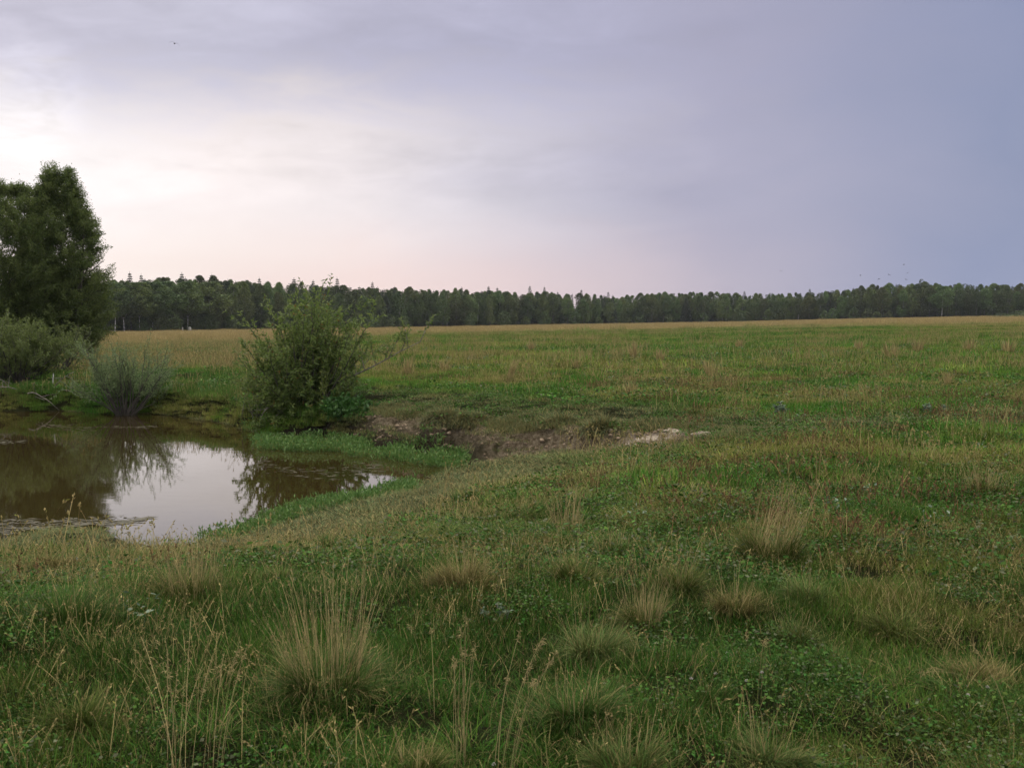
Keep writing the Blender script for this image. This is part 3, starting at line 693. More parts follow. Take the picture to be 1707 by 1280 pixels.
# ------------------------------------------------------------------ tussocks in the near meadow
def tussock(px, py, wpx, hpx, label, straw=0.3, green=(.075, .12, .03), droop=1.0, nb=900, hs=None, seed=0, cat='tussock', group='grass tussocks in the near meadow', ns=None, lean=(0, 0), name='grass_tussock', heads=0.12):
    """a tuft of long blades, with straw stalks rising out of it"""
    rng = np.random.default_rng(1000 + seed + int(px)); p = hit(px, py); u = p[1] / F
    R, Hb = wpx * u * 0.58, hpx * u * 1.1; nb = int(nb * 1.3)
    o = thing(name, p, label, cat, group)
    w = 0.0038 + 0.0004 * max(0, p[1] - 5)
    k = int(rng.integers(7, 12)); SC, sa = disc(rng, k, R * 0.42); sl = rng.uniform(.7, 1.25, k); sk = rng.uniform(.5, 1.5, k); sa = sa + rng.normal(0, .6, k)
    g = Geo(); e = rng.integers(0, k, nb); P, a = disc(rng, nb, R * 0.2); P[:, :2] += SC[e, :2]
    q = np.sqrt((SC[e, 0] ** 2 + SC[e, 1] ** 2)) / (R * 0.42); loose = rng.random(nb) < .22
    az = np.where(loose, rng.uniform(0, 6.28, nb), np.where(q > .3, sa[e], a) + rng.normal(0, 0.55, nb))
    L = rng.uniform(0.4, 1.12, nb) * max(Hb * 0.85, R * 0.75) * sl[e]
    blades(g, rng, P, L, rng.uniform(.7, 1.3, nb) * w, az, 0.08 + q * rng.uniform(0.1, 0.75, nb) + loose * .3, droop * sk[e] * rng.uniform(0.4, 1.7, nb), 5)
    n2 = nb // 2; P, a = disc(rng, n2, R * 1.05); P[:, 2] = Z(P[:, 0] + p[0], P[:, 1] + p[1]) - p[2] - .01      # loose skirt and thatch round the foot
    blades(g, rng, P, rng.uniform(.3, .9, n2) * R * .7, rng.uniform(.6, 1.2, n2) * w, a + rng.normal(0, 1.1, n2), rng.uniform(.3, 1.2, n2), rng.uniform(0, 1.0, n2), 4)
    m = TUS.get((green, round(0.05 + straw * 0.15, 2)))
    if m is None:
        m = TUS[(green, round(0.05 + straw * 0.15, 2))] = mat_grass('tussock_blades', inst=False, col=green, dry=0.05 + straw * 0.15, tip=0.25)
    g.build('leaf_blades', m, o)
    ns = int(130 * straw) if ns is None else int(ns * 1.6)
    hs = (hs or hpx * 1.5) * u
    for ns in ([ns] if ns > 12 else [1] * ns):   # a few single stalks are parts of their own
        g = Geo(); P, a = disc(rng, ns, R * 0.5); az = a + rng.normal(0, 0.5, ns)
        az = np.where(rng.random(ns) < abs(lean[0]), lean[1] + rng.normal(0, .3, ns), az)
        ln = hs * rng.uniform(0.45, 1.08, ns)
        pts = blades(g, rng, P, ln, np.full(ns, w * .62), az, np.abs(rng.normal(0.2, 0.17, ns)), rng.uniform(-0.1, 0.35, ns), 5, 0.45)
        if heads:
            k = rng.random(ns) < 0.8; dv = unit(pts[-1] - pts[-2])
            for j in range(4):
                s = rng.uniform(0, heads, ns)[:, None] * ln[:, None]
                leaves(g, rng, (pts[-1] - dv * s)[k], (dv + rng.normal(0, 0.25, (ns, 3)))[k], (ln * heads * 0.35)[k], np.full(k.sum(), w * 0.9))
        g.build('straw_stalks' if ns > 1 else 'straw_stalk', M_straw, o)
    return o
TUS = {}
OL, DG, PG, TAN = (.09, .125, .026), (.055, .115, .02), (.105, .15, .04), (.16, .145, .048)
for k, a in enumerate([
    (548, 1155, 210, 110, 'largest tussock with a dense fan of tall straw stalks', dict(straw=1.0, nb=2100, hs=215, ns=95, green=DG)),
    (112, 1048, 190, 62, 'dark green drooping tussock with one tall thin stalk', dict(straw=0.25, nb=1300, ns=3, hs=150, green=DG)),
    (322, 1002, 170, 85, 'straw tussock just behind the drooping pale seed heads', dict(straw=0.7, nb=1200, hs=120, ns=80, green=OL)),
    (548, 917, 66, 40, 'small dark green tuft on the brown slope near the water', dict(straw=0.3, nb=600, ns=6, green=DG)),
    (468, 970, 74, 34, 'small green tuft behind the largest straw tussock', dict(straw=0.2, nb=600, ns=4, green=OL)),
    (775, 985, 135, 66, 'yellow brown tussock with blades combed over to both sides', dict(straw=0.8, nb=1200, hs=85, ns=40, green=TAN, droop=1.3)),
    (958, 978, 120, 78, 'round bright green tussock with a dark hollow underneath', dict(straw=0.35, nb=1400, ns=14, green=OL)),
    (858, 945, 80, 48, 'low dark tuft between yellow brown and round green tussocks', dict(straw=0.3, nb=700, ns=8, green=DG)),
    (1285, 935, 150, 72, 'green tussock with a tall leaning plume of straw', dict(straw=0.7, nb=1400, hs=135, ns=70, green=OL, lean=(0.8, 0.3))),
    (1072, 1045, 105, 62, 'green tussock topped with short stiff tan straw stubs', dict(straw=0.9, nb=900, hs=95, ns=60, green=OL, heads=0)),
    (1130, 985, 120, 58, 'olive tussock behind the one with tan straw stubs', dict(straw=0.5, nb=900, ns=18, green=OL)),
    (985, 1098, 140, 80, 'pale green mounded tussock with a dark cleft in front', dict(straw=0.4, nb=1500, ns=12, green=PG, droop=1.2)),
    (958, 1205, 190, 92, 'dark green tussock crossed by long slanting straw stalks', dict(straw=0.4, nb=1500, hs=120, ns=16, green=DG)),
    (1050, 1290, 160, 85, 'upright green tuft at the lower picture edge', dict(straw=0.4, nb=1300, hs=110, ns=14, green=PG, droop=0.7)),
    (1640, 828, 85, 38, 'straw topped tussock alone among green herbs on the right', dict(straw=0.9, nb=700, hs=62, ns=46, green=OL)),
    (1232, 1018, 105, 52, 'brownish tussock with few bent straws', dict(straw=0.7, nb=900, ns=12, green=TAN)),
    (1345, 1005, 95, 58, 'light green upright tuft in front of the straw plume', dict(straw=0.35, nb=800, ns=7, green=PG)),
    (1325, 1070, 110, 44, 'thin pale green tuft with white blade tips', dict(straw=0.4, nb=800, ns=8, green=PG)),
    (1398, 1116, 96, 34, 'flat dark green tuft like a small cushion', dict(straw=0.15, nb=900, ns=3, green=DG)),
    (1498, 1058, 140, 44, 'wide olive tussock pressed flat by the wind', dict(straw=0.5, nb=1000, ns=4, green=OL, droop=1.6)),
    (1290, 1285, 130, 90, 'pale tuft of long loose blades at the lower edge', dict(straw=0.5, nb=1000, ns=12, green=PG)),
    (1030, 930, 95, 54, 'grey green tussock beside a straw patch', dict(straw=0.4, nb=800, ns=10, green=PG)),
    (945, 892, 90, 42, 'straw patch with many upright thin stalks', dict(straw=0.9, nb=700, hs=85, ns=60, green=OL)),
    (1630, 1135, 130, 40, 'tan flattened tussock beside a pink clover head', dict(straw=0.9, nb=900, ns=8, green=TAN, droop=1.6)),
    (130, 1215, 170, 60, 'soft green hummock in the lower left corner', dict(straw=0.3, nb=1300, ns=5, green=OL, droop=1.4)),
    (775, 838, 70, 26, 'dark tuft on the grazed tongue of turf', dict(straw=0.2, nb=500, ns=4, green=DG)),
    (1180, 1180, 120, 36, 'low green tuft among white clover flowers', dict(straw=0.2, nb=800, ns=5, green=DG)),
    (700, 1290, 130, 60, 'bent straw and green blades at the bottom edge', dict(straw=0.6, nb=800, ns=10, green=OL)),
    (875, 930, 60, 40, 'small tuft with crossed straws above the round green tussock', dict(straw=0.6, nb=500, ns=8, green=OL)),
    (100, 945, 95, 34, 'rust coloured tuft near the pond shore', dict(straw=0.95, nb=700, ns=10, green=TAN)),
]): tussock(*a[:5], seed=k * 31, **a[5])

def seed_stems(px, py, n, hpx, label, lean, spread=0.05, panicle=0.3, seed=0, bend=0.5):
    """tall bare stems with loose seed heads"""
    rng = np.random.default_rng(500 + seed); p = hit(px, min(py, 1279)); 
    if py > 1279: r = at_z(px, py, Z(0.0, 3.3)); p = np.array([r[0], r[1], Z(r[0], r[1])])
    u = p[1] / F; o = thing('seed_stems', p, label, 'grass stems', 'tall grass stems gone to seed')
    for n in [1] * n: stem_set(rng, o, n, spread, hpx * u, lean, panicle, bend)
    return o
def stem_set(rng, o, n, spread, hm, lean, panicle, bend):
    g = Geo(); P, a = disc(rng, n, spread); h = hm * rng.uniform(0.7, 1.05, n)
    az = lean + rng.normal(0, 0.5, n)
    pts = blades(g, rng, P, h, np.full(n, 0.0026), az, np.abs(rng.normal(0.06, .05, n)), bend * rng.uniform(0.3, 1.1, n), 7, 0.5)
    if panicle:
        for j in range(24):
            s = rng.random(n) ** 0.7 * panicle; q = (1 - s) * 7; i = np.minimum(q.astype(int), 6); f = (q - i)[:, None]
            A = np.stack(pts, 1); r = np.arange(n); base = A[r, i] * (1 - f) + A[r, i + 1] * f
            D = np.stack([rng.normal(0, .6, n), rng.normal(0, .6, n), rng.uniform(-1.3, 0.3, n)], 1) + unit(A[:, -1] - A[:, -2]) * 0.5
            off = rng.uniform(0, 0.02, n)[:, None] * unit(D)
            leaves(g, rng, base, D, rng.uniform(.01, .024, n), np.full(n, .0024))
    g.build('stem', M_straw, o)
seed_stems(300, 1300, 11, 300, 'bunch of tall stems with drooping pale seed heads', 1.7, 0.05, 0.34, 1, 0.9)
seed_stems(352, 1296, 8, 260, 'bunch of bare straw stems beside the drooping seed heads', 1.2, 0.035, 0.1, 2, 0.35)
seed_stems(768, 1292, 8, 260, 'thin upright straw stems at the bottom edge', 1.4, 0.03, 0.08, 3, 0.2)
seed_stems(845, 1300, 10, 255, 'sheaf of straw stems leaning towards the right', 0.2, 0.06, 0.08, 4, 0.45)
seed_stems(715, 1190, 2, 215, 'two crossing thin straw stems beside the largest tussock', 2.6, 0.05, 0.06, 5, 0.6)
seed_stems(1692, 1240, 3, 230, 'long arching stems bowed over towards the left', 3.0, 0.03, 0.15, 6, 2.2)
seed_stems(1260, 1185, 3, 150, 'three sparse stems rising out of the clover', 1.0, 0.06, 0.1, 7, 0.4)
seed_stems(1410, 1000, 3, 90, 'few slanting stems on the open green turf', 2.4, 0.07, 0.1, 8, 0.7)

# straw tufts out in the field
for k, (px, py, w, h, lab) in enumerate([
    (848, 640, 22, 44, 'tall narrow straw tuft leaning right in mid field'), (886, 588, 14, 20, 'small straw tuft near the middle of the field'),
    (1056, 601, 12, 32, 'slim upright straw tuft standing alone in mid field'), (1100, 606, 24, 24, 'bushy straw tuft beside the slim upright one'),
    (1186, 632, 30, 32, 'fan shaped straw tuft with spread stalks'), (1580, 646, 16, 28, 'straw tuft standing alone in the green on the right'),
    (1052, 660, 34, 28, 'pale tuft with two splayed white spikes'), (1432, 586, 26, 20, 'low straw tuft amid a row of straw'),
    (1486, 601, 40, 32, 'widest straw tuft in the row on the right'), (1530, 590, 22, 24, 'thin straw tuft in the row behind the widest one'),
    (1616, 588, 36, 24, 'straw tuft with a flat broad top near the right edge'), (680, 628, 26, 32, 'straw tuft just right of the waterside bush'),
    (742, 622, 28, 22, 'short straw tuft between the bush and mid field'), (962, 617, 20, 20, 'faint straw tuft in the green band'),
    (1232, 584, 26, 18, 'small distant straw tuft below the birch wood'), (1680, 590, 44, 26, 'straw tuft cut by the right picture edge')]):
    p = hit(px, py); rng = np.random.default_rng(900 + k); u = p[1] / F
    o = thing('straw_tuft', p, lab, 'straw tuft', 'straw tufts out in the field')
    g = Geo(); n = 70; P, a = disc(rng, n, w * u * 0.22); bw = max(0.006, u * 0.95)
    pts = blades(g, rng, P, h * u * rng.uniform(.5, 1.1, n), np.full(n, bw), a if k != 0 else rng.normal(0.2, .4, n), rng.uniform(0, .4, n), rng.uniform(0, .3, n), 4, 0.5)
    g.build('straw_stalks', M_straw_pale, o)
    g = Geo(); n = 90; P, a = disc(rng, n, w * u * 0.5)
    blades(g, rng, P, h * u * rng.uniform(.2, .45, n), np.full(n, bw), a, rng.uniform(0, .7, n), rng.uniform(0, .7, n), 3)
    g.build('leaf_blades', TUS[(OL, 0.10)] if (OL, 0.10) in TUS else M_straw, o)

# silver weeds standing out of the sward
def weed(px, py, hpx, label, mat, n=40, group='silver leaved weeds in the field'):
    p = hit(px, py); u = p[1] / F; H = hpx * u; rng = np.random.default_rng(int(px * 3 + py))
    o = thing('silver_weed', p, label, 'weed', group)
    gs, gl = Geo(), Geo()
    for k in range(5):
        c = curve((rng.normal(0, .1 * H), rng.normal(0, .1 * H), -0.02), (rng.normal(0, .35), rng.normal(0, .35), 1), H * rng.uniform(.6, 1.0), rng, 5, .08)
        tube(gs, c, np.linspace(.006, .003, 6) * (1 + p[1] / 30), 4)
        m = n; q = rng.uniform(0.15, 1, m) * 5; i = np.minimum(q.astype(int), 4); f = (q - i)[:, None]
        a = rng.uniform(0, 6.28, m)
        leaves(gl, rng, c[i] * (1 - f) + c[i + 1] * f, np.stack([np.cos(a), np.sin(a), rng.uniform(0, .9, m)], 1), rng.uniform(.18, .36, m) * H, rng.uniform(.07, .13, m) * H)
    gs.build('stem', M_twig, o); gl.build('leaves', mat, o)
weed(1302, 696, 28, 'largest silver weed with whitish leaves in the near field', M_silver_weed)
weed(1546, 690, 20, 'silver weed, first of a close pair', M_silver_weed)
weed(1572, 692, 20, 'silver weed at the right of a close pair', M_silver_weed)
weed(1490, 606, 10, 'distant pale weed at the foot of the straw row', M_silver_weed)
weed(830, 1040, 42, 'silvery weed in the dark green turf near the camera', M_silver_weed, 22)
weed(1660, 622, 9, 'pale low weed near the right picture edge', M_silver_weed)

# clover flowers
for k, (px, py, lab) in enumerate([(1212, 1089, 'white clover flower in the right foreground, upper one'), (1193, 1122, 'largest white clover flower in the foreground'),
                                   (1270, 1120, 'pink clover flower at the edge of a pale tuft'), (1646, 1145, 'pink clover flower beside a flattened tan tussock'), (1613, 1159, 'tiny white clover flower near the pink one'),
                                   (1152, 1133, 'tiny white clover bud beside the largest flower'), (1244, 1136, 'white clover flower low in the leaves'), (1335, 855, 'pale clover flower far off amid sorrel'),
                                   (823, 1276, 'white clover flower at the bottom edge')]):
    p = hit(px, py + 14); u = p[1] / F; rng = np.random.default_rng(k)
    o = thing('clover_flower', p, lab, 'flower', 'clover flowers')
    g = Geo(); tube(g, [(0, 0, -.01), (0.003, 0, .03), (0, 0.002, 14 * u)], .0012, 4); g.build('stem', M_weed, o)
    g = Geo(); n = 60; D = unit(rng.normal(size=(n, 3))); D[:, 2] = np.abs(D[:, 2]) - 0.2
    leaves(g, rng, np.tile((0, 0, 14 * u), (n, 1)), D, rng.uniform(.007, .011, n), np.full(n, .004)); g.build('flower_head', M_flower, o)

# ------------------------------------------------------------------ trees and bushes by the water
def shoot_leaves(gl, rng, c, n, L, W, out=0.9, t0=0.1):
    m = len(c) - 1; q = (t0 + (1 - t0) * rng.random(n)) * m; i = np.minimum(q.astype(int), m - 1); f = (q - i)[:, None]
    T = unit(c[i + 1] - c[i]); D = T * rng.uniform(.4, 1.0, n)[:, None] + rng.normal(0, out * .6, (n, 3))
    leaves(gl, rng, c[i] * (1 - f) + c[i + 1] * f, D, rng.uniform(.7, 1.25, n) * L, rng.uniform(.7, 1.25, n) * W)
def bush(name, loc, label, cat, stems, mleaf, mbark, leafLW, rng, twigs=6, nleaf=26, twigL=0.3, stemr=0.018, lift=0.03, leaf_from=0.35, group=None, rad0=0.15, wob=0.1):
    """stems: list of (bearing, lean, length); side shoots along each carry the leaves"""
    o = thing(name, loc, label, cat, group); gs, gl = Geo(), Geo()
    for (az, th, L) in stems:
        st = np.array([math.cos(az), math.sin(az), 0]) * rad0 * rng.random()
        c = curve(st + np.array([0, 0, -0.08]), (math.cos(az) * math.sin(th), math.sin(az) * math.sin(th), math.cos(th)), L, rng, 8, wob, lift)
        tube(gs, c, np.linspace(stemr, stemr * 0.25, 9) * (0.6 + 0.25 * L), 5, rng.random())
        for k in range(twigs):
            s = leaf_from + (1 - leaf_from) * (k + rng.random()) / twigs; q = min(s * 8, 7.99); i = int(q); b = c[i] * (1 - q + i) + c[i + 1] * (q - i)
            d = unit(c[i + 1] - c[i]) * 0.8 + rng.normal(0, 0.55, 3) + np.array([0, 0, 0.3])
            t = curve(b, d, twigL * L / 2 * rng.uniform(.6, 1.3), rng, 4, .12, .06)
            tube(gs, t, np.linspace(stemr * 0.3, stemr * 0.12, 5), 3, rng.random(), cap=False)
            shoot_leaves(gl, rng, t, nleaf, *leafLW)
        shoot_leaves(gl, rng, c[5:], nleaf, *leafLW)
    gs.build('stems', mbark, o); gl.build('leaves', mleaf, o)
    return o
def place(px, D, dz=0.0):
    x = at_d(px, 640, D)[0]
    return np.array([x, D, float(Z(x, D)) + dz])
rng = np.random.default_rng(3)
# the bush in the middle, on the waterline
p = place(508, 23.7); p[2] = min(p[2], -.85)
st = [(rng.uniform(0, 6.28), abs(rng.normal(0.1, 0.3)), rng.uniform(1.5, 3.3)) for _ in range(80)] + \
     [(math.pi + rng.normal(0, .5), rng.uniform(.35, .8), rng.uniform(1.2, 2.2)) for _ in range(16)] + \
     [(rng.normal(0, .35), rng.uniform(.3, .5), rng.uniform(1.6, 2.3)) for _ in range(8)] + \
     [(rng.uniform(0, 6.28), rng.uniform(.5, 1.25), rng.uniform(.7, 1.5)) for _ in range(64)]
o = bush('willow_bush', p, 'dense green willow bush on the waterline in mid picture', 'bush', st, M_sallow, M_bark, (.11, .035), rng, 10, 26, .45, .016, .02, .2, wob=.09)
gs, gl = Geo(), Geo()                      # the long limb reaching out to the right
c = curve((.3, 0, .85), (1, -.1, .36), 2.75, rng, 10, .05, .0); tube(gs, c, np.linspace(.028, .008, 11), 6)
for k in range(10):
    q = 2 + 8 * (k + rng.random()) / 10; i = min(int(q), 9); b = c[i] * (1 - q + i) + c[i + 1] * (q - i)
    t = curve(b, (rng.normal(.25, .35), rng.normal(0, .3), 1), rng.uniform(.3, .85), rng, 5, .09, .05); tube(gs, t, np.linspace(.012, .004, 6), 4)
    shoot_leaves(gl, rng, t, 30, .10, .03, t0=.1)
    for j in range(3):
        t2 = curve(t[2 + j], rng.normal(0, .5, 3) + (0, 0, .7), .3, rng, 3, .1); tube(gs, t2, .004, 3, cap=False); shoot_leaves(gl, rng, t2, 14, .10, .03)
gs.build('limb', M_twig, o); gl.build('limb_leaves', M_sallow, o)
# silvery round bush left of it
p = place(208, 28.3); p[2] = -.98
st = [(rng.uniform(0, 6.28), abs(rng.normal(.5, .25)), rng.uniform(1.2, 2.15)) for _ in range(56)]
bush('willow_bush', p, 'silvery thin leaved willow bush with dark bare stems at the water', 'bush', st, M_silver, M_bark, (.085, .02), rng, 10, 20, .6, .017, .03, .45, rad0=.25)
# yellowish round bush under the tall trees
p = place(30, 31.2)
st = [(rng.uniform(0, 6.28), abs(rng.normal(.45, .3)), rng.uniform(1.4, 2.05)) for _ in range(78)]
bush('willow_bush', p, 'yellowish rounded willow bush in front of the tall trees', 'bush', st, M_yellow_willow, M_bark, (.09, .024), rng, 13, 30, .45, .02, .04, .3, rad0=.4)
p = place(96, 33.5)
st = [(rng.uniform(-1.2, 1.2), abs(rng.normal(.7, .3)), rng.uniform(1.0, 1.9)) for _ in range(22)]
bush('willow_bush', p, 'thin yellow green bush with crooked low branches beside the tall tree', 'bush', st, M_yellow_willow, M_bark, (.09, .02), rng, 6, 18, .4, .02, .02, .4)
# small light sprigs at the bank
p = place(432, 24.6)
st = [(rng.uniform(0, 6.28), abs(rng.normal(.2, .2)), rng.uniform(.5, 1.15)) for _ in range(22)]
bush('willow_sprig', p, 'low bright yellow green willow sprigs left of the big bush', 'shrub', st, M_sprig, M_twig, (.085, .024), rng, 4, 13, .35, .009, .02, .15, rad0=.5)
p = place(545, 23.2)
st = [(rng.uniform(0, 6.28), abs(rng.normal(.15, .15)), rng.uniform(.5, .95)) for _ in range(9)]
bush('willow_sprig', p, 'slender light green sprig in front of the big bush', 'shrub', st, M_sprig, M_twig, (.085, .024), rng, 4, 12, .35, .009, .02, .15, rad0=.15)
# leafy dark weeds right of the bush
p = place(585, 22.4, 0.05)
st = [(rng.uniform(0, 6.28), abs(rng.normal(.35, .3)), rng.uniform(.25, .55)) for _ in range(40)]
bush('nettle_patch', p, 'clump of broad deep green leaves at the foot of the bank', 'weeds', st, M_weed, M_weed, (.12, .07), rng, 3, 7, .5, .007, .0, .2, rad0=.55)

# dead branches on the shore below the bush
def deadwood(name, loc, label, n, L, spread, rng, lift, flat):
    o = thing(name, loc, label, 'dead branches'); 
    for k in range(n):
        g = Geo(); a = rng.uniform(0, 6.28) if not flat else rng.normal(0.1, .5) + (math.pi if rng.random() < .5 else 0)
        c = curve((rng.normal(0, spread), rng.normal(0, spread * .4), rng.uniform(0, .1)), (math.cos(a), math.sin(a) * .5, rng.uniform(.1, .7)), L * rng.uniform(.5, 1), rng, 7, .18, -lift)
        tube(g, c, np.linspace(.022, .006, 8), 5, rng.random())
        for j in range(3):
            t = curve(c[rng.integers(2, 6)], rng.normal(0, .6, 3) + (0, 0, .2), L * .35, rng, 4, .2, -.03); tube(g, t, np.linspace(.009, .003, 5), 4, rng.random())
        g.build('branch', M_twig, o)
deadwood('brushwood', place(488, 23.6, 0.0) + (0, 0, .02), 'tangle of grey dead branches at the water below the bush', 15, .8, .3, rng, .1, True)
deadwood('brushwood', place(30, 30.3, -.15), 'grey dead roots and twigs on the dark undercut shore', 16, 1.2, .6, rng, .12, True)

# clods of turf slumped over the edge of the bank, and pale lumps of bare soil
def clod(px, py, D, r, label, seed):
    rg = np.random.default_rng(seed); q = at_d(px, py, D); p = np.array([q[0], D, float(Z(q[0], D))])
    o = thing('turf_clod', p, label, 'turf clod', 'turf clods slumped over the bank edge')
    n = 2600; th = rg.uniform(0, 6.28, n); ph = np.arccos(rg.uniform(0, 1, n)); d = np.stack([np.sin(ph) * np.cos(th), np.sin(ph) * np.sin(th), np.cos(ph)], 1)
    g = Geo(); m, k = 8, 14                # the lump of earth itself
    A = np.linspace(0, math.pi * .55, m)[:, None]; B = np.linspace(0, 6.283, k, endpoint=False)[None]
    r *= .8; nn = 1 + 0.6 * (vnoise(np.cos(B) * 2 + A * 3 + seed, np.sin(B) * 2 + A, seed) - .5)
    V = np.stack([np.sin(A) * np.cos(B) * r * 1.5 * nn, np.sin(A) * np.sin(B) * r * .8 * nn, (np.cos(A) - .25) * r * .62 * nn], -1)
    i = (np.arange(m - 1)[:, None] * k); j = np.arange(k)[None]; Q = np.stack([i + j, i + k + j, i + k + (j + 1) % k, i + (j + 1) % k], -1).reshape(-1, 4)
    g.add(V, Q, np.full(m * k, .4), np.zeros(m * k)); g.build('earth', M_earth, o)
    g = Geo(); P = d * np.array([r * 1.5, r * .8, r * .62]) * rg.uniform(.8, 1.1, (n, 1)) - (0, 0, r * .16); 
    blades(g, rg, P, rg.uniform(.06, .2, n) * (1 + .7 * vnoise(P[:, 0] * 5, P[:, 1] * 5, seed)), np.full(n, .010), th + rg.normal(0, .9, n), ph * .9 + rg.normal(0, .3, n), rg.uniform(.4, 1.6, n), 3)
    g.build('leaf_blades', M_lip, o)
M_earth = mat_bark('bare_earth', (.07, .05, .035), (.2, .14, .1), 12, (1, 1, 1))
M_lip = mat_grass('bank_blades', inst=False, col=(.15, .18, .08), dry=.25)
for k, a in enumerate([(742, 712, 20.2, .34, 'turf clod over the reddish bare soil'), (786, 712, 19.9, .30, 'turf clod between two reddish patches of soil'),
                       (940, 728, 18.4, .28, 'largest grey green turf clod hanging over the bank'), (1005, 730, 17.4, .27, 'turf clod beside the pale bare soil')]): clod(*a, seed=70 + k)
M_sand = mat_bark('pale_soil', (.2, .15, .11), (.46, .38, .31), 9, (1, 1, 1))
def lump(px, py, D, r, label, seed):
    q = at_d(px, py, D); p = np.array([q[0], D, float(Z(q[0], D))]); g = Geo(); m, k = 9, 16
    A = np.linspace(0, math.pi * .6, m)[:, None]; B = np.linspace(0, 6.283, k, endpoint=False)[None]
    nn = 1 + 0.7 * (vnoise(np.cos(B) * 2.4 + A * 2 + seed, np.sin(B) * 2.4 - A, seed) - .5)
    V = np.stack([np.sin(A) * np.cos(B) * r * nn, np.sin(A) * np.sin(B) * r * .7 * nn, (np.cos(A) - .2) * r * .38 * nn], -1)
    i = (np.arange(m - 1)[:, None] * k); j = np.arange(k)[None]; Q = np.stack([i + j, i + k + j, i + k + (j + 1) % k, i + (j + 1) % k], -1).reshape(-1, 4)
    g.add(V, Q, np.full(m * k, .4), np.zeros(m * k)); o = g.build('soil_lump', M_sand, None, True); o.location = [float(v) for v in p]
    tag(o, label, 'soil lump', 'lumps of pale bare soil')
lump(1086, 742, 15.9, .24, 'largest whitish soil lump on the bank', 1); lump(1058, 738, 16.2, .15, 'pale soil lump left of the largest one', 2)
lump(1120, 739, 15.8, .17, 'flat pale soil lump right of the largest one', 3); lump(1172, 740, 15.3, .18, 'pale soil lump alone at the far end of the bank', 4)

# the two tall trees at the left
def tall_tree(name, loc, H, prof, label, seed, mleaf, n_sprays=700, squash=1.0, group=None):
    rg = np.random.default_rng(seed); o = thing(name, loc, label, 'tree', group)
    gt, gw, gl = Geo(), Geo(), Geo()
    hs, rs = zip(*prof)
    trunks = [curve((rg.normal(0, .2), rg.normal(0, .2), -.15), (rg.normal(0, .16), rg.normal(0, .16), 1), H * f, rg, 10, .035, .06) for f in (.74, .62, .55)]
    for f, c in zip((.15, .10, .08), trunks): tube(gt, c, np.linspace(f, .02, 11), 8)
    for k in range(34):                   # limbs
        c = trunks[k % 3]; i = rg.integers(1, 8); a = rg.uniform(0, 6.28); R = np.interp(c[i][2] / H + .1, hs, rs)
        t = curve(c[i], (math.cos(a), math.sin(a), .8), R * rg.uniform(.7, 1.1), rg, 6, .12, .06); tube(gw, t, np.linspace(.04, .01, 7), 5, rg.random())
    n = n_sprays * 4; h = rg.uniform(0.04, 1, n); a = rg.uniform(0, 6.283, n)
    R = np.interp(h, hs, rs) * (0.78 + 0.5 * vnoise(np.cos(a) * 1.6 + 5, np.sin(a) * 1.6 + h * 6, seed))
    r = R * rg.random(n) ** .5
    P = np.stack([r * np.cos(a), r * np.sin(a) * squash, h * H], 1)
    ok = vnoise(P[:, 0] * 1.5, P[:, 1] * 1.5, seed + 3, P[:, 2] * 1.5) + .25 * vnoise(P[:, 0] * 4, P[:, 1] * 4, seed + 4, P[:, 2] * 4) > .5
    P, h, a = P[ok][:n_sprays], h[ok][:n_sprays], a[ok][:n_sprays]
    for p, hh, aa in zip(P, h, a):
        cr = rg.random()
        d = np.array([math.cos(aa), math.sin(aa), .55 + .7 * hh]) + rg.normal(0, .3, 3)
        c = curve(p, d, rg.uniform(.45, .95) * (1 - .45 * hh), rg, 4, .14, -.02); tube(gw, c, np.linspace(.009, .003, 5), 3, rg.random(), cap=False)
        m = 72; q = rg.random(m) * 4; i = np.minimum(q.astype(int), 3); f = (q - i)[:, None]
        base = c[i] * (1 - f) + c[i + 1] * f + rg.normal(0, .06, (m, 3))
        leaves(gl, rg, base, unit(c[-1] - c[0]) * .7 + rg.normal(0, .6, (m, 3)), rg.uniform(.07, .12, m), rg.uniform(.024, .036, m), rnd=np.clip(cr * .6 + rg.random(m) * .4, 0, 1))
    gt.build('trunk', M_bark, o); gw.build('limbs', M_bark, o); gl.build('crown', mleaf, o)
p = place(108, 42); top = at_d(108, 280, 42)[2] - p[2]
tall_tree('willow_tree', p, top, [(0, .5), (.05, 1.2), (.15, 1.6), (.32, 1.7), (.5, 1.75), (.62, 1.3), (.74, 1.0), (.86, .6), (.95, .3), (1, .05)],
          'tall willow tree with a pointed top at the left of the pond', 11, M_willow, 2400)
p = place(12, 41); top = at_d(12, 318, 41)[2] - p[2]
tall_tree('willow_tree', p, top, [(0, .6), (.06, 1.4), (.2, 2.1), (.45, 2.4), (.65, 2.3), (.8, 2.1), (.92, 1.7), (1, .8)],
          'broad round topped willow tree cut by the left picture edge', 12, M_willow, 2700)

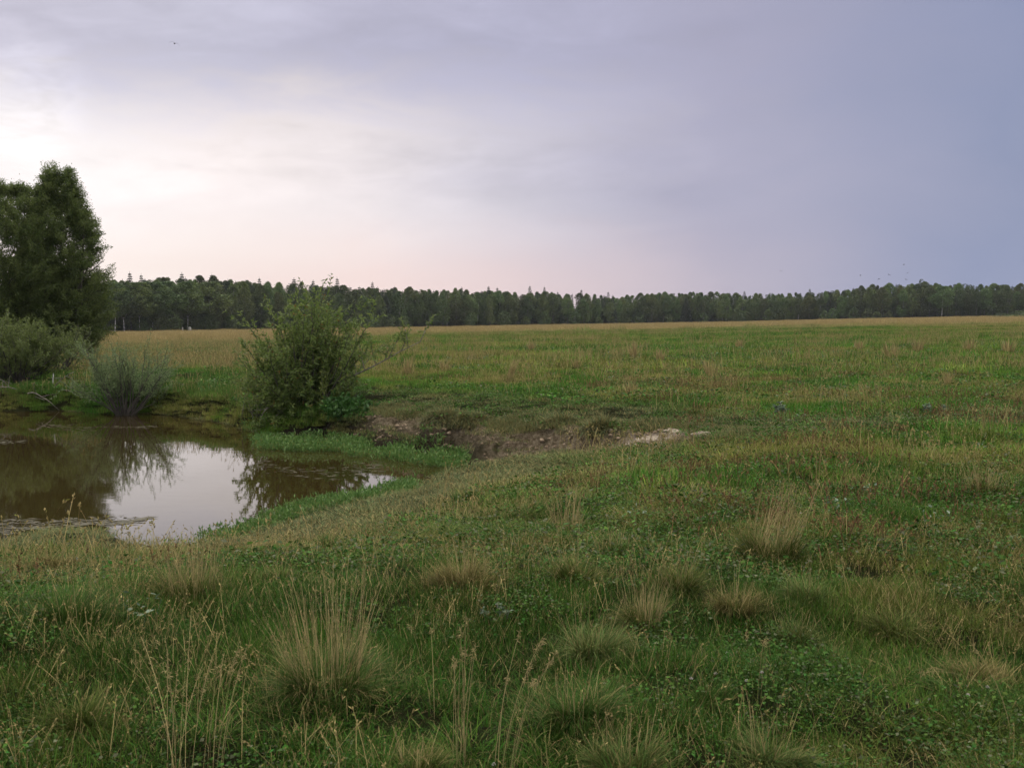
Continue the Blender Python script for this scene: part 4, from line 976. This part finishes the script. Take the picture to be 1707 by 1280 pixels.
# ------------------------------------------------------------------ the forest edge
def cards(g, rg, P, size, droop, rnd):
    n = len(P); D = rg.normal(0, 1, (n, 3)); D[:, 2] = D[:, 2] * .6 - droop
    leaves(g, rg, P, D, rg.uniform(.6, 1.4, n) * size, rg.uniform(.5, 1.0, n) * size * .62, rnd=rnd)
def proto_deciduous(name, seed, H, prof, n, size, droop, mleaf, mbark, thr=.5, tr=.13):
    rg = np.random.default_rng(seed); o = bpy.data.objects.new(name, None)
    gt, gl = Geo(), Geo(); hs, rs = zip(*prof)
    c = curve((0, 0, -.4), (rg.normal(0, .05), rg.normal(0, .05), 1), H * .9, rg, 9, .025, .03); tube(gt, c, np.linspace(tr, .03, 10), 7)
    for k in range(9):
        i = rg.integers(3, 8); a = rg.uniform(0, 6.28); t = curve(c[i], (math.cos(a), math.sin(a), 1.3), H * .16, rg, 5, .1, 0); tube(gt, t, np.linspace(.05, .015, 6), 4)
    m = n * 4; h = rg.uniform(hs[0], 1, m); a = rg.uniform(0, 6.283, m)
    R = np.interp(h, hs, rs) * (.7 + .6 * vnoise(np.cos(a) * 1.3 + 5, np.sin(a) * 1.3 + h * 7, seed)); r = R * rg.random(m) ** .42
    P = np.stack([r * np.cos(a), r * np.sin(a), h * H], 1)
    nz = vnoise(P[:, 0] * .75, P[:, 1] * .75, seed + 3, P[:, 2] * .55)
    P = P[nz > thr * .86][:n]; nz = nz[nz > thr * .86][:n]
    lump_ = vnoise(P[:, 0] * .6 + 9, P[:, 1] * .6, seed + 8, P[:, 2] * .5)
    cards(gl, rg, P, size, droop, np.clip(lump_ * .8 + rg.random(len(P)) * .4 - .1, 0, 1))
    return o, gt.build('trunk', mbark, False), gl.build('crown', mleaf, False)
def proto_spruce(name, seed, H, R, n):
    rg = np.random.default_rng(seed); o = bpy.data.objects.new(name, None)
    gt, gl = Geo(), Geo(); tube(gt, [(0, 0, -.4), (0, 0, H * .5), (0, 0, H * .98)], [.16, .09, .02], 7)
    lay = 24; k = rg.integers(0, lay, n); base = (k + rg.normal(0, .12, n)) / lay; base = np.clip(base, 0, .99) * .88 + .12
    nb = 7; b = rg.integers(0, nb, n); a = b * 6.283 / nb + k * 1.9 + rg.normal(0, .2, n)
    env = (R * (1 - base) ** .8 + .12) * (.75 + .5 * vnoise(k * 3.1, b * 2.7, seed)); r = env * rg.random(n) ** .6
    P = np.stack([r * np.cos(a), r * np.sin(a), base * H - .28 * r], 1)
    D = np.stack([np.cos(a), np.sin(a), np.full(n, -.5)], 1) + rg.normal(0, .35, (n, 3))
    tp = np.clip(1.25 - base, .4, .8) * 1.3; leaves(gl, rg, P, D, rg.uniform(.35, .7, n) * tp, rg.uniform(.18, .32, n) * tp)
    m = 24; leaves(gl, rg, np.stack([np.zeros(m), np.zeros(m), H * rg.uniform(.9, 1.0, m)], 1), rg.normal(0, .3, (m, 3)) + (0, 0, .8), rg.uniform(.2, .35, m), np.full(m, .07))
    return o, gt.build('trunk', M_spruce_bark, False), gl.build('crown', M_spruce_leaf, False)
BP = [(.14, .6), (.32, 1.7), (.45, 2.2), (.6, 2.0), (.75, 1.6), (.88, 1.1), (.96, .6), (1, .2)]
BP2 = [(.3, .6), (.42, 1.7), (.6, 2.3), (.75, 2.0), (.9, 1.4), (.97, .7), (1, .2)]
BP3 = [(.08, .9), (.2, 1.9), (.4, 2.3), (.6, 2.1), (.8, 1.6), (.93, 1.0), (1, .15)]
AP = [(.1, 1.2), (.3, 2.6), (.5, 3.0), (.7, 2.5), (.88, 1.5), (1, .3)]
birches = [proto_deciduous('birch_tree', 200 + i, 14, pr, 4200, .33, .8, M_birch_leaf, bk, .5) for i, (pr, bk) in
           enumerate([(BP, M_birch_dull), (BP2, M_birch), (BP3, M_birch_dull), (BP2, M_birch_dull), (BP3, M_birch_dull)])]
aspens = [proto_deciduous('aspen_tree', 220 + i, 13, AP, 4600, .34, .3, M_aspen_leaf, M_birch_dull, .5) for i in range(2)]
spruces = [proto_spruce('spruce_tree', 240 + i, 15, 2.3, 2600) for i in range(3)]
bushes = [proto_deciduous('forest_bush', 260 + i, 4.5, [(.03, 1.2), (.25, 1.9), (.5, 2.0), (.75, 1.5), (1, .5)], 900, .42, .1, M_bush_leaf, M_birch_dull, .45, .06) for i in range(3)]

def plant(proto, loc, s, rz, label, cat, group):
    o0, a, b = proto; o = o0.copy(); C.objects.link(o); o.location = [float(v) for v in loc]; o.rotation_euler = (0, 0, rz); o.scale = s; o.empty_display_size = .2
    for ch in (a, b):
        c = ch.copy(); C.objects.link(c); c.parent = o
    return tag(o, label, cat, group)
top_px = [-400, 150, 180, 232, 300, 350, 450, 560, 620, 700, 760, 830, 900, 960, 1028, 1030, 1100, 1200, 1250, 1300, 1350, 1400, 1450, 1500, 1540, 1580, 1707, 2250]
top_y = [455, 462, 464, 461, 460, 461, 466, 473, 476, 480, 480, 483, 484, 487, 492, 491, 486, 484, 489, 487, 485, 481, 475, 471, 470, 471, 473, 470]
def fdist(px): return np.interp(px, [-400, 180, 600, 1020, 1040, 1200, 1450, 1707, 2250], [232, 265, 345, 428, 452, 440, 420, 408, 392])
def stand(px, back):
    D = float(fdist(px)) + back; x = at_d(px, 500, D)[0]
    return np.array([x, D, float(Z(x, D))])
rg = np.random.default_rng(77)
def spot_height(px, D, z, k=1.0):
    return (at_d(px, float(np.interp(px, top_px, top_y)), D)[2] - z) * k
LB = ('drooping grey green birch in the forest edge left of the notch', 'birches along the near wood')
RB = ('pale green birch in the far wood right of the notch', 'birches along the far wood')
LA = ('dark rounded aspen in the forest edge left of the notch', 'aspens along the near wood'); RA = ('rounded aspen in the far wood right of the notch', 'aspens along the far wood')
LS = ('dark pointed spruce standing above the forest edge left of the notch', 'spruces along the near wood'); RS = ('dark spruce tip in the far wood right of the notch', 'spruces along the far wood')
px = 60.0
while px < 1790:
    D = float(fdist(px)); step = 3.9 * F / D
    near = px < 1030
    for row, back in enumerate((0.0, 5.0)):
        q = px + rg.normal(0, .3) * step + row * step * .5; p = stand(q, back + rg.uniform(-1.2, 1.2)); k = rg.random(); H = spot_height(q, p[1], p[2], rg.uniform(.74, .95) if row == 0 else rg.uniform(.9, 1.02))
        if (near and k < .66) or (not near and k < .78): pr, hh, lab, cat, lk = birches[rg.choice([0, 2, 3, 4, 1], p=[.27, .27, .2, .2, .06])], 14, (LB if near else RB), 'birch', 0
        elif (near and k < .9) or (not near and k < .98): pr, hh, lab, cat, lk = aspens[rg.integers(0, 2)], 13, (LA if near else RA), 'aspen', 1
        else: pr, hh, lab, cat, lk = spruces[rg.integers(0, 3)], 15, (LS if near else RS), 'spruce', 2
        s = H / hh; w = s * rg.uniform(1.0, 1.7); plant(pr, p, (w, w, s), rg.uniform(0, 6.28), lab[0], cat, lab[1])
    px += step
# spruces that break the skyline
for q, yt in ((222, 453), (236, 453), (306, 451), (352, 453), (433, 459), (568, 462), (490, 463), (524, 465), (620, 470), (655, 473), (770, 476), (812, 477), (826, 478), (881, 475), (905, 477), (932, 482), (968, 481), (975, 484), (1243, 481), (1350, 481), (1010, 486)):
    p = stand(q + rg.normal(0, 4), 6.5); H = at_d(q, yt + rg.uniform(-1, 4), p[1])[2] - p[2]; near = q < 1030; lab = LS if near else RS
    name = lab[0]
    s = H / 15; plant(spruces[rg.integers(0, 3)], p, (s * rg.uniform(.8, 1.15), s * rg.uniform(.8, 1.15), s), rg.uniform(0, 6.28), name, 'spruce', lab[1])
# white trunks
for q, lab in ((190, 'white trunked birch, first from the tall willow'), (206, 'white trunked birch, second from the tall willow'), (232, 'short white trunked birch behind the silvery bush'), (253, 'slightly leaning white birch behind the silvery bush'),
               (277, 'bright white birch, left of the two pale posts'), (312, 'slim white birch behind the two pale posts'), (352, 'white birch between the posts and the waterside bush'),
               (1570, 'lone birch with a bright white trunk in the far wood')):
    p = stand(q, -3.0); H = spot_height(q, p[1], p[2], .93)
    o = plant(birches[1], p, (H / 14 * 1.05, H / 14 * 1.05, H / 14), rg.uniform(0, 6.28), lab, 'birch', 'white trunked birches at the wood edge')
    o.children[0].scale = (2.2, 2.2, 1)
p = stand(1537, 3); H = at_d(1537, 463, p[1])[2] - p[2]
plant(aspens[0], p, (H / 13 * .8, H / 13 * .8, H / 13), 1.0, 'round topped tree rising above the far wood skyline', 'tree', None)
# bushes at the foot of the wood
for i in range(54):
    q = rg.uniform(230, 1780); p = stand(q, -4 + rg.uniform(-1.5, 1)); near = q < 1030; s = rg.uniform(.7, 1.4)
    plant(bushes[rg.integers(0, 3)], p, (s * 1.1, s * 1.1, s), rg.uniform(0, 6.28), 'leafy bush at the foot of the %s wood' % ('near' if near else 'far'), 'bush', 'bushes at the foot of the %s wood' % ('near' if near else 'far'))
for q, D, s, lab in ((1672, 330, .8, 'low yellow green bush in the field before the far wood'), (1700, 325, 1.0, 'low bush at the field edge by the right picture edge')):
    x = at_d(q, 500, D)[0]; plant(bushes[1], (x, D, float(Z(x, D)) - 1.2), (s * 2.6, s * 2, s * .75), .5, lab, 'bush', None)
# the depth of the wood behind
x, y, pk, sz, col = [], [], [], [], []
for i in range(2500):
    q = rg.uniform(-380, 2240); b = rg.uniform(9, 60) if i % 3 else rg.uniform(9, 16); p = stand(q, b); H = spot_height(q, p[1], p[2], rg.uniform(.84, .985)); k = rg.random()
    if i > 950: p = stand(q, rg.uniform(5, 13) if i < 1700 else rg.uniform(13, 45)); x.append(p); pk.append(4); sz.append((1.4, 1.4, rg.uniform(.8, 1.3) if i < 1700 else rg.uniform(1.2, 2.2))); continue
    if q < 40 or q > 1800: pass
    x.append(p); near = q < 1030
    j = rg.integers(0, 2) if k < .55 else (2 if k < .72 else 3); pk.append(j); s = H / (14, 14, 13, 15)[j]; sz.append((s * 1.15, s * 1.15, s))
def merged(pr, name):                      # trunk and crown of one pattern tree in one mesh for the mass behind
    me = []
    o = bpy.data.objects.new(name, pr[2].data); return o
scatter('forest', [merged(birches[0], 'crown_a'), merged(birches[2], 'crown_b'), merged(aspens[0], 'crown_c'), merged(spruces[0], 'crown_d'), merged(bushes[0], 'crown_e')], np.array(x), np.zeros((len(x), 3)), np.zeros(len(x)), pk, np.array(sz),
        'dark mass of trees deep in the wood behind its edge', 'forest')

# ------------------------------------------------------------------ small things
def box_geo(g, cx, cy, z0, z1, w, d):
    V = np.array([(cx + sx * w / 2, cy + sy * d / 2, z) for z in (z0, z1) for sx, sy in ((-1, -1), (1, -1), (1, 1), (-1, 1))], float)
    Q = np.array([(0, 3, 2, 1), (4, 5, 6, 7), (0, 1, 5, 4), (1, 2, 6, 5), (2, 3, 7, 6), (3, 0, 4, 7)]); g.add(V, Q, np.full(8, .5), np.zeros(8))
for q, w, lab in ((303, .5, 'slim pale wooden post at the foot of the wood'), (315, 1.1, 'wider pale wooden block at the foot of the wood')):
    p = stand(q, -5.5); g = Geo(); tube(g, [(0, 0, -.3), (0.02, 0, .6), (0, 0, 1.25)], [w * .5, w * .47, w * .45], 9); o = g.build('wooden_post', M_post); o.location = [float(v) for v in p]
    tag(o, lab, 'post', 'pale posts before the wood')
p = place(88, 30.6); g = Geo(); tube(g, [(0, 0, -.1), (.01, 0, .2), (.03, 0, .38)], [.022, .02, .015], 6); o = g.build('stake', M_stake); o.location = [float(v) for v in p]
tag(o, 'short white stake on the bank under the yellowish bush', 'stake')

def bird(px, py, D, span, rz, roll, lift, label):
    g = Geo(); L = span * .42
    c = np.array([(0, -L * .55, 0), (0, -L * .3, 0), (0, 0, 0), (0, L * .25, .01 * span), (0, L * .4, .02 * span), (0, L * .5, .015 * span)])
    tube(g, c, np.array([.02, .05, .075, .055, .045, .01]) * span, 7)
    for s in (-1, 1):
        prof = [(0, .13, 0), (.16, .16, lift * .10), (.32, .12, lift * .08), (.5, .02, -abs(lift) * .10)]
        V = []
        for (r, ch, z) in prof:
            for (yy, zz) in ((ch * .55, 0), (0, .012), (-ch * .6, 0), (0, -.008)): V.append((s * r * span, yy * span - r * .15 * span, (z + zz) * span))
        V = np.array(V); i = np.arange(3)[:, None] * 4; j = np.arange(4)[None]
        Q = np.stack([i + j, i + (j + 1) % 4, i + 4 + (j + 1) % 4, i + 4 + j], -1).reshape(-1, 4); g.add(V, Q, np.full(16, .5), np.zeros(16))
    V = np.array([(-.02, -L * .5 / span, 0), (.02, -L * .5 / span, 0), (.07, -.36, 0), (-.07, -.36, 0), (-.02, -L * .5 / span, .008), (.02, -L * .5 / span, .008), (.07, -.36, .006), (-.07, -.36, .006)]) * span
    g.add(V, np.array([(0, 3, 2, 1), (4, 5, 6, 7), (0, 1, 5, 4), (1, 2, 6, 5), (2, 3, 7, 6), (3, 0, 4, 7)]), np.full(8, .5), np.zeros(8))
    o = g.build('bird', M_bird); o.location = [float(v) for v in at_d(px, py, D)]; o.rotation_euler = (0.15, roll, rz)
    return tag(o, label, 'bird', 'birds in flight')
bird(291, 73, 62, .62, .35, .25, 1.0, 'dark bird with arched wings high in the grey cloud')
for k, (a, b, lab) in enumerate([(1302, 452, 'bird flying apart from the flock above the far wood'), (1434, 459, 'leftmost bird of the small flock over the wood'), (1465, 465, 'bird of the flock just above the treetops'),
                                 (1482, 458, 'bird in the middle of the small flock'), (1507, 441, 'highest bird of the flock over the wood'), (1513, 455, 'darkest bird of the flock, left of the round topped tree'), (1510, 466, 'lowest bird of the flock beside the round topped tree')]):
    bird(a, b, 150, .6, k * 1.1, .3 * (-1) ** k, 1.0 - .5 * (k % 3), lab)

# ------------------------------------------------------------------ the evening air
def build_haze():
    g = Geo(); box_geo(g, 0, 430, -3.5, 45, 1500, 1100)
    m = bpy.data.materials.new('evening_air'); m.use_nodes = True; t = NT(m.node_tree); t.n.clear()
    v = t.new('ShaderNodeVolumePrincipled'); v.inputs['Color'].default_value = (.86, .9, 1.0, 1); v.inputs['Density'].default_value = 0.00011
    t.l.new(v.outputs[0], t.new('ShaderNodeOutputMaterial').inputs['Volume'])
    tag(g.build('haze', m, None, False), 'thin evening haze between the meadow and the far wood', 'haze', kind='stuff')
build_haze()
